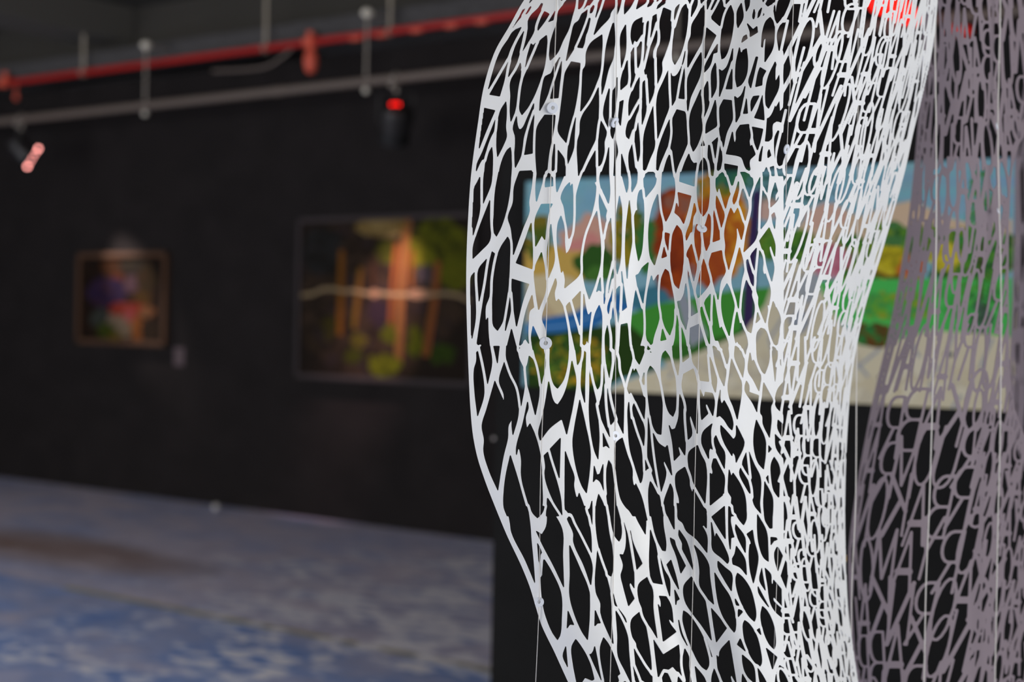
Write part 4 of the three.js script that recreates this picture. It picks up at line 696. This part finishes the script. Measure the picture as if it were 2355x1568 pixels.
const onWhite = (x, y) => lerpTab(WD, whiteS(x, y)) + 0.000036 * (y - 784) - FRONT;
thread('pale thread with three washers, nearest the left edge of the white sheet', [[1281, -120], [1280, 0], [1272, 250], [1262, 560], [1255, 790], [1243, 1100], [1240, 1384], [1232, 1568], [1226, 1720]], onWhite, 0.0006, [[1271, 248, 0.0073, 0.1, 0], [1255, 789, 0.0082, -0.1, 0.15], [1240, 1384, 0.0066, -0.45, 0.2]]);
thread('pale thread with two tilted washers, second from the left on the white sheet', [[1420, -120], [1419, 0], [1416, 280], [1416, 560], [1416, 800], [1415, 1002], [1411, 1300], [1403, 1568], [1398, 1720]], onWhite, 0.0006, [[1414, 281, 0.0073, 1.6, -0.9], [1415, 1002, 0.0068, 0.6, 0.1]]);
thread('pale thread with one oval washer in front of the orange painted tree', [[1624, -120], [1622, 0], [1617, 250], [1614, 525], [1607, 800], [1598, 1100], [1594, 1330], [1587, 1568], [1582, 1720]], onWhite, 0.0006, [[1614, 525, 0.0072, 0.3, 0.9, 0.3]]);
thread('pale thread running behind the crowded white letters, washer near the top', [[1828, -120], [1825, 0], [1818, 180], [1810, 343], [1806, 560], [1803, 760], [1800, 930], [1793, 1150], [1788, 1300], [1780, 1500], [1774, 1720]], (x, y) => onWhite(x, y) + (y > 380 ? FRONT * 2.5 : 0), 0.0006, [[1809, 343, 0.0068, 1.3, -0.4]]);
thread('brownish thread between the white and the mauve sheet', [[1975, -120], [1974, 100], [1972, 500], [1970, 870], [1967, 1180], [1960, 1320], [1957, 1480], [1952, 1720]], () => 2.44, 0.0009, [[1946, 1284, 0.006, 2.5, 0]], mBrass);
thread('light thread in front of the left part of the mauve sheet', [[2157, -120], [2155, 0], [2151, 60], [2153, 300], [2153, 560], [2145, 900], [2137, 1170], [2130, 1330], [2125, 1568], [2120, 1720]], () => 2.43, 0.0011, [[2150, 6, 0.006, 2, 0.5]]);
thread('light thread with small washers near the right picture edge', [[2302, -120], [2300, 40], [2295, 290], [2298, 480], [2302, 640], [2300, 1000], [2295, 1200], [2288, 1568], [2284, 1720]], () => 2.47, 0.0012, [[2293, 290, 0.006, 2.2, 0.4], [2296, 485, 0.0045, 2, 0.6]]);
// ---------------------------------------------------------------- paintings
// paints a canvas in the frame of the picture itself: c(x, y) turns a spot of the view on the picture's plane into canvas pixels
function paintCanvas(corner, z, wpx, draw, bg) {
  const A = onPlane(...corner[0], z), B = onPlane(...corner[1], z);        // top left, bottom right
  const w = B.x - A.x, h = A.y - B.y, hpx = Math.round(wpx * h / w), cv = document.createElement('canvas'); cv.width = wpx; cv.height = hpx; const g = cv.getContext('2d');
  g.fillStyle = bg; g.fillRect(0, 0, wpx, hpx);
  const c = (x, y) => { const p = onPlane(x, y, z); return [(p.x - A.x) / w * wpx, (A.y - p.y) / h * hpx]; };
  const api = {
    g, c, wpx, hpx, R: rng(11),
    blob(x, y, rx, ry, col, n = 26, rough = 0.18) { const [cx, cy] = c(x, y), [ex, ey] = c(x + rx, y + ry), ax = Math.abs(ex - cx), ay = Math.abs(ey - cy); g.fillStyle = col; g.beginPath(); for (let k = 0; k < n; k++) { const a = k / n * Math.PI * 2, r = 1 + (api.R() - 0.5) * 2 * rough; g.lineTo(cx + Math.cos(a) * ax * r, cy + Math.sin(a) * ay * r); } g.closePath(); g.fill(); },
    poly(pts, col) { g.fillStyle = col; g.beginPath(); for (const [x, y] of pts) g.lineTo(...c(x, y)); g.closePath(); g.fill(); },
    line(pts, col, w) { g.strokeStyle = col; g.lineWidth = w; g.lineCap = 'round'; g.lineJoin = 'round'; g.beginPath(); pts.forEach(([x, y], i) => i ? g.lineTo(...c(x, y)) : g.moveTo(...c(x, y))); g.stroke(); },
    dabs(x, y, rx, ry, cols, n, s) { for (let k = 0; k < n; k++) { const a = api.R() * 6.283, q = Math.sqrt(api.R()); api.blob(x + Math.cos(a) * rx * q, y + Math.sin(a) * ry * q, s * (0.6 + 0.8 * api.R()), s * (0.6 + 0.8 * api.R()), cols[Math.floor(api.R() * cols.length)], 9, 0.35); } },
  };
  draw(api); const t = new THREE.CanvasTexture(cv); t.colorSpace = THREE.SRGBColorSpace; t.anisotropy = 4; return { t, A, B, w, h };
}
function hang(name, label, P, z, depth, roughness, frame, tone = 0xffffff) {
  const t = thing(name, label, 'painting'), fw = frame ? frame.w : 0; inRoom(t, (P.A.x + P.B.x) / 2, (P.A.y + P.B.y) / 2, z);
  const body = new THREE.BoxGeometry(P.w - 2 * fw * 0.6, P.h - 2 * fw * 0.6, depth); body.translate(0, 0, depth / 2 + 0.002); mesh('stretcher', body, mat(0xb9ae98, 0.9), t);
  const face = new THREE.PlaneGeometry(P.w, P.h); face.translate(0, 0, depth + 0.003); mesh('canvas', face, new THREE.MeshPhysicalMaterial({ color: tone, roughness, map: P.t, specularIntensity: 0.3 }), t);
  if (frame) {
    const d = depth + 0.022, mk = (w, h, x, y) => { const g = new RoundedBoxGeometry(w, h, d, 2, 0.004); g.translate(x, y, d / 2 + 0.002); mesh('frame_rail', g, frame.m, t); };
    mk(P.w + fw, fw, 0, P.h / 2); mk(P.w + fw, fw, 0, -P.h / 2); mk(fw, P.h + fw, -P.w / 2, 0); mk(fw, P.h + fw, P.w / 2, 0);
  }
  return t;
}
{ // the bright landscape on the display wall
  const P = paintCanvas([[1223, 420], [2330, 945]], PANEL_Z, 1800, ({ g, c, blob, poly, line, dabs, R, wpx, hpx }) => {
    for (let k = 0; k < 900; k++) { g.fillStyle = `rgba(${120 + 30 * R()},${172 + 24 * R()},${190 + 20 * R()},0.35)`; g.beginPath(); g.ellipse(R() * wpx, R() * hpx * 0.4, 40 + 60 * R(), 8 + 12 * R(), 0, 0, 7); g.fill(); }
    // hills
    blob(1368, 570, 78, 70, '#d8a690'); blob(1360, 590, 60, 52, '#d98f86'); blob(1430, 560, 40, 42, '#d9b49c'); blob(1500, 560, 60, 45, '#d3b08e'); blob(1260, 600, 70, 36, '#cfa94e', 26, 0.05); blob(1330, 612, 70, 34, '#d0ab55');
    poly([[1820, 560], [1870, 490], [1925, 468], [1985, 500], [2040, 478], [2110, 462], [2180, 500], [2260, 520], [2335, 505], [2335, 600], [1800, 600]], '#dcbf9f'); blob(1910, 500, 50, 30, '#dcb29e'); blob(1775, 480, 32, 28, '#d8b3a2');
    // far bushes
    dabs(1250, 545, 28, 40, ['#55651a', '#7d6f1e', '#3f5f20'], 40, 12); blob(1382, 605, 46, 44, '#2f5a1c'); blob(1390, 630, 34, 18, '#46782a', 20); dabs(1455, 540, 34, 70, ['#8d7a16', '#a08c20', '#76701c', '#4d6b22'], 110, 11); blob(1500, 565, 26, 60, '#3a7a38');
    for (const [x, y, rx, ry, col] of [[1790, 560, 50, 34, '#4f7a1f'], [1850, 575, 46, 40, '#2b5a2c'], [1960, 590, 60, 44, '#2f6b2f'], [2060, 560, 60, 46, '#4a7f44'], [2150, 560, 60, 40, '#6a9a33'], [2230, 575, 70, 44, '#3d8c3c'], [2310, 580, 50, 40, '#57a04a'], [2010, 630, 60, 24, '#2c5f22'], [2230, 625, 90, 24, '#2a5c28']]) { blob(x, y, rx, ry, col); dabs(x, y, rx, ry, ['#3f7a2c', '#5d8f2c', '#2a5a28', '#77932a'], 50, 9); }
    dabs(1915, 600, 48, 36, ['#c5687f', '#d48a98', '#b9576d'], 120, 8); blob(2058, 606, 44, 36, '#b8ab1c'); dabs(2058, 606, 40, 32, ['#c7b820', '#a89a1c', '#d0c030'], 50, 9); dabs(2106, 616, 30, 26, ['#d6702a', '#c8602a', '#dd8a3a'], 50, 8); blob(2183, 592, 36, 32, '#d2c436'); dabs(2183, 592, 30, 26, ['#dccb3a', '#c4b42c'], 30, 8);
    blob(1345, 675, 6, 4, '#888'); line([[2020, 625], [2055, 640], [2080, 636]], '#6b4416', 12);
    // rock and river on the left
    poly([[1223, 640], [1280, 628], [1330, 640], [1368, 690], [1360, 730], [1223, 745]], '#d8c69b'); poly([[1223, 660], [1262, 690], [1300, 732], [1223, 740]], '#c7b18a');
    poly([[1243, 735], [1330, 720], [1400, 680], [1440, 672], [1530, 660], [1560, 665], [1500, 700], [1420, 725], [1380, 752], [1300, 765], [1223, 768], [1223, 745]], '#2a6fb0'); poly([[1430, 680], [1540, 650], [1560, 690], [1480, 715]], '#3f7d90'); line([[1240, 757], [1320, 748], [1390, 720]], '#7ba9d0', 5);
    // meadows
    poly([[1223, 768], [1300, 765], [1380, 752], [1460, 740], [1530, 800], [1520, 850], [1440, 870], [1390, 905], [1223, 895]], '#26430f'); dabs(1320, 830, 95, 55, ['#3d6420', '#2b4a18', '#4f7a22', '#c79a1e', '#8f8a20'], 330, 6);
    poly([[1440, 730], [1520, 700], [1700, 668], [1800, 660], [1780, 740], [1640, 790], [1520, 800]], '#459a36'); poly([[1500, 800], [1640, 780], [1760, 750], [1700, 800], [1560, 850]], '#356f24');
    poly([[1880, 650], [2000, 642], [2335, 640], [2335, 775], [2200, 770], [2140, 765], [2030, 800], [1960, 750], [1900, 710]], '#4fc45a'); dabs(2070, 705, 80, 30, ['#4aa84a', '#6fae34', '#9aa52c', '#47a04c'], 160, 8); dabs(2230, 690, 80, 40, ['#4abc54', '#56c860', '#44b04c'], 60, 14); dabs(2010, 770, 46, 26, ['#5a4a1c', '#2f7a3a', '#3f8a3a', '#6b3c18'], 110, 7); line([[1975, 745], [2030, 796], [2070, 800]], '#6d4216', 9);
    // rust and orange tree
    dabs(1560, 560, 36, 120, ['#98380f', '#7f2c0c', '#a8440f', '#8a330d'], 260, 12); dabs(1580, 470, 34, 30, ['#b0562a', '#99604a', '#a8481c'], 70, 9); dabs(1665, 530, 62, 105, ['#d88a1e', '#c8741a', '#bf661c', '#e09a26'], 330, 12); dabs(1640, 560, 36, 100, ['#b0501a', '#a8481c'], 120, 11); dabs(1660, 430, 44, 26, ['#c8841e', '#6f7a24', '#b87a1c'], 70, 9); line([[1590, 690], [1592, 730]], '#5a3218', 12);
    // dark conifer with violet trunk
    for (let k = 0; k < 150; k++) { const x = 1735 + 190 * R(), y = 400 + 60 * R(); line([[x, y], [x + 24 - 48 * R(), y + 8]], R() < 0.5 ? '#2f6a64' : '#27564a', 7); } dabs(1700, 415, 60, 18, ['#2f6a5a', '#3c7a4a'], 50, 8);
    poly([[1742, 440], [1762, 440], [1752, 600], [1744, 762], [1716, 762], [1726, 600]], '#3a2a58');
    // green fir on the right
    for (let k = 0; k < 300; k++) { const y = 392 + 330 * R(), hw = 10 + (y - 392) * 0.13, x = 2263 + (R() * 2 - 1) * hw; line([[x, y], [x + (x > 2263 ? 10 : -10), y + 7]], ['#3f8a2c', '#2f6a38', '#57a030'][Math.floor(R() * 3)], 6); } line([[2263, 560], [2265, 800]], '#4a3a2a', 10); dabs(2265, 740, 26, 46, ['#3a5a3a', '#4d6b5a'], 50, 6);
    // pale rocks of the foreground
    poly([[1385, 912], [1440, 880], [1540, 845], [1640, 800], [1720, 765], [1770, 700], [1790, 640], [1830, 600], [1875, 610], [1905, 680], [1940, 742], [1985, 792], [2035, 802], [2090, 775], [2150, 760], [2240, 765], [2335, 775], [2335, 960], [1385, 960]], '#ded3b4');
    poly([[1560, 660], [1590, 680], [1640, 770], [1600, 800], [1580, 740]], '#9aa0a8'); poly([[1795, 640], [1860, 620], [1890, 720], [1830, 760]], '#c4bba8'); blob(1870, 660, 24, 36, '#aab0b4'); blob(1850, 740, 22, 30, '#9aa2ac');
    for (const l of [[[1640, 800], [1690, 840], [1700, 905]], [[1760, 760], [1720, 820], [1660, 905]], [[1830, 700], [1780, 780], [1800, 860]], [[1960, 760], [1985, 840], [2040, 905]], [[2030, 805], [1975, 850], [1950, 915]], [[2100, 780], [2140, 850], [2160, 930]], [[2200, 770], [2180, 830], [2150, 860]], [[2290, 780], [2260, 850], [2200, 935]], [[1560, 850], [1540, 890]]]) line(l, '#a9aeb2', 10);
    blob(2038, 868, 10, 8, '#3c4660'); blob(2190, 815, 12, 6, '#4a5468'); blob(1690, 862, 9, 6, '#6a7484'); dabs(1900, 870, 420, 50, ['#e4dbc0', '#d8ccac', '#d2c8ae'], 120, 16);
  }, '#86b6c4');
  hang('landscape_painting', 'wide bright landscape painting of trees, meadow and pale rocks on the display wall', P, PANEL_Z, 0.03, 0.9, null, 0xcccccc);
}
{ // the dim forest picture
  const k = 3.336, X = x => 640 + x / k, Y = y => 450 + y / k;
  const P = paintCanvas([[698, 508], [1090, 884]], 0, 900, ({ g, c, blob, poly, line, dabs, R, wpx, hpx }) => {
    const bl = (x, y, rx, ry, col, r) => blob(X(x), Y(y), rx / k, ry / k, col, 26, r), da = (x, y, rx, ry, cols, n, s) => dabs(X(x), Y(y), rx / k, ry / k, cols, n, s / k), ln = (pts, col, w) => line(pts.map(([x, y]) => [X(x), Y(y)]), col, w);
    da(800, 780, 640, 620, ['#4a3c30', '#3a2f28', '#54443a', '#463a3e'], 500, 46); da(360, 430, 150, 160, ['#2b2a2a', '#3a3a40', '#33363a'], 90, 36); da(1240, 420, 210, 230, ['#6d7414', '#5a6412', '#7d8518', '#4a5012'], 330, 40); da(1130, 480, 70, 60, ['#98a024', '#8a921c'], 50, 30); da(1380, 600, 100, 110, ['#707a14', '#80881a'], 80, 34);
    da(830, 240, 190, 50, ['#b9a06a', '#a89058', '#c9b37c'], 120, 34); da(800, 900, 70, 90, ['#3c2f44', '#46364c'], 60, 30); da(1150, 610, 60, 60, ['#6a6474', '#585262'], 50, 24); da(850, 430, 60, 80, ['#5f6a16', '#4e5814'], 50, 26);  // pale patch at the top: lamp glare painted into the picture
    for (const [pts, w, cols] of [[[[505, 430], [500, 740], [492, 1060]], 44, ['#b07a1e', '#a8681e']], [[[655, 560], [632, 760], [600, 1010]], 40, ['#9a8a1c', '#a06a30']], [[[925, 380], [900, 680], [880, 1010]], 40, ['#b0702c', '#b4683a']], [[[1010, 190], [965, 700], [942, 1260]], 62, ['#b08c44', '#b47a4e']], [[[1045, 430], [1040, 700]], 32, ['#a06a24', '#a0602c']], [[[1240, 520], [1215, 800], [1150, 1220]], 56, ['#b07a34', '#c07048']], [[[745, 520], [750, 700]], 26, ['#5a3c24', '#6a4428']]]) for (let q = 0; q < 6; q++) { const o = (q - 2.5) * w / 9; ln(pts.map(([x, y]) => [x + o + (R() - 0.5) * 6, y]), cols[q % 2], w * 0.3); }
    da(840, 1300, 110, 70, ['#7f8a14', '#929c1c', '#6c7612'], 110, 26); da(1065, 1120, 45, 95, ['#7d8a18', '#6a7614'], 60, 24); da(870, 1060, 45, 60, ['#5f6c14', '#6f7a16'], 40, 22); da(1280, 1220, 80, 60, ['#4c6a1c', '#3f5a18'], 50, 26); da(640, 1110, 50, 50, ['#8a8030', '#6f6c20'], 34, 16); da(410, 1020, 40, 90, ['#4f4c1c', '#5a5420'], 30, 20); da(600, 1230, 60, 40, ['#565e14'], 30, 22);
    const wave = [[195, 765], [280, 755], [360, 718], [440, 715], [520, 735], [600, 728], [690, 750], [760, 745], [860, 755], [1010, 760], [1100, 745], [1200, 760], [1300, 750], [1400, 765], [1490, 810]]; ln(wave, '#c9b494', 16); ln(wave, '#ddcaa8', 8); bl(755, 750, 34, 34, '#e0b89c', 0.1); bl(1105, 755, 95, 38, '#e2bca2', 0.1);
  }, '#352b26');
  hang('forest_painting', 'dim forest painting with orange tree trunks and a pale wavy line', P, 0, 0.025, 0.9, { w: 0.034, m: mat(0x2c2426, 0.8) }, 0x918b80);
}
{ // the small framed picture on the left
  const k = 3.92, X = x => 120 + x / k, Y = y => 500 + y / k;
  const P = paintCanvas([[191, 588], [385, 791]], 0, 500, ({ dabs, blob, poly, R }) => {
    const da = (x, y, rx, ry, cols, n, s) => dabs(X(x), Y(y), rx / k, ry / k, cols, n, s / k);
    da(650, 700, 420, 420, ['#3c2618', '#4a2f1c', '#33241c', '#47301f'], 300, 50); da(600, 440, 110, 70, ['#6a4420', '#7a4a24'], 50, 36); da(760, 430, 90, 60, ['#4c463c', '#5a4f3a'], 40, 36); da(620, 540, 40, 30, ['#a0502c'], 16, 22);
    da(520, 680, 160, 110, ['#4a3470', '#5a3f80', '#6a4468', '#503a78'], 160, 34); da(740, 600, 60, 60, ['#8a6a86', '#9a7484'], 40, 26); da(840, 720, 60, 70, ['#8a6420', '#7a5a20'], 40, 26); da(880, 560, 60, 100, ['#5a4a24', '#664a28'], 40, 34);
    da(470, 920, 90, 70, ['#6a7470', '#586462'], 50, 30); da(640, 950, 110, 120, ['#c8b8a0', '#b8a894', '#d8c0ac'], 130, 30); da(700, 830, 150, 50, ['#d8492c', '#e0605a', '#c8401e'], 120, 22); da(720, 880, 30, 60, ['#f07a80', '#e86a70'], 30, 20); da(790, 1010, 40, 110, ['#e0904a', '#d8843a'], 60, 24); da(880, 850, 60, 40, ['#d8a070', '#cc8a5a'], 40, 22);
    da(510, 1020, 70, 60, ['#6f8420', '#5f741c'], 60, 22); da(590, 1075, 50, 26, ['#b09a20', '#a08c20'], 30, 16); da(910, 1020, 60, 80, ['#5a4630', '#4e3c2c'], 40, 30);
  }, '#3c2818');
  hang('small_painting', 'small square painting in a brown wooden frame, left on the black wall', P, 0, 0.025, 0.9, { w: 0.042, m: mat(0x442912, 0.8) }, 0x736e68);
}
{ // caption card beside it
  const p = onPlane(413, 820, 0), g = new RoundedBoxGeometry(0.12, 0.15, 0.006, 1, 0.002);
  tag(inRoom(mesh('caption_card', g, mat(0x4a3e43, 0.8), scene), p.x, p.y, 0.004), 'small dull caption card on the black wall beside the framed painting', 'label');
}
{ // crumpled scrap by the foot of the long wall
  const p = toRoom(onFloor(497, 1172)), g = new THREE.IcosahedronGeometry(0.027, 2), a = g.attributes.position; for (let i = 0; i < a.count; i++) { const f = 0.75 + 0.5 * hash2(Math.round(a.getX(i) * 900), Math.round(a.getY(i) * 900) + Math.round(a.getZ(i) * 700), 4); a.setXYZ(i, a.getX(i) * f, a.getY(i) * f * 0.8, a.getZ(i) * f); } g.computeVertexNormals();
  tag(inRoom(mesh('paper_scrap', g, mat(0xcfcbc6, 0.9), scene), p.x, 0.024, Math.max(0.06, p.z)), 'small crumpled pale scrap on the floor at the foot of the black wall', 'scrap');
}
renderer.render(scene, camera);
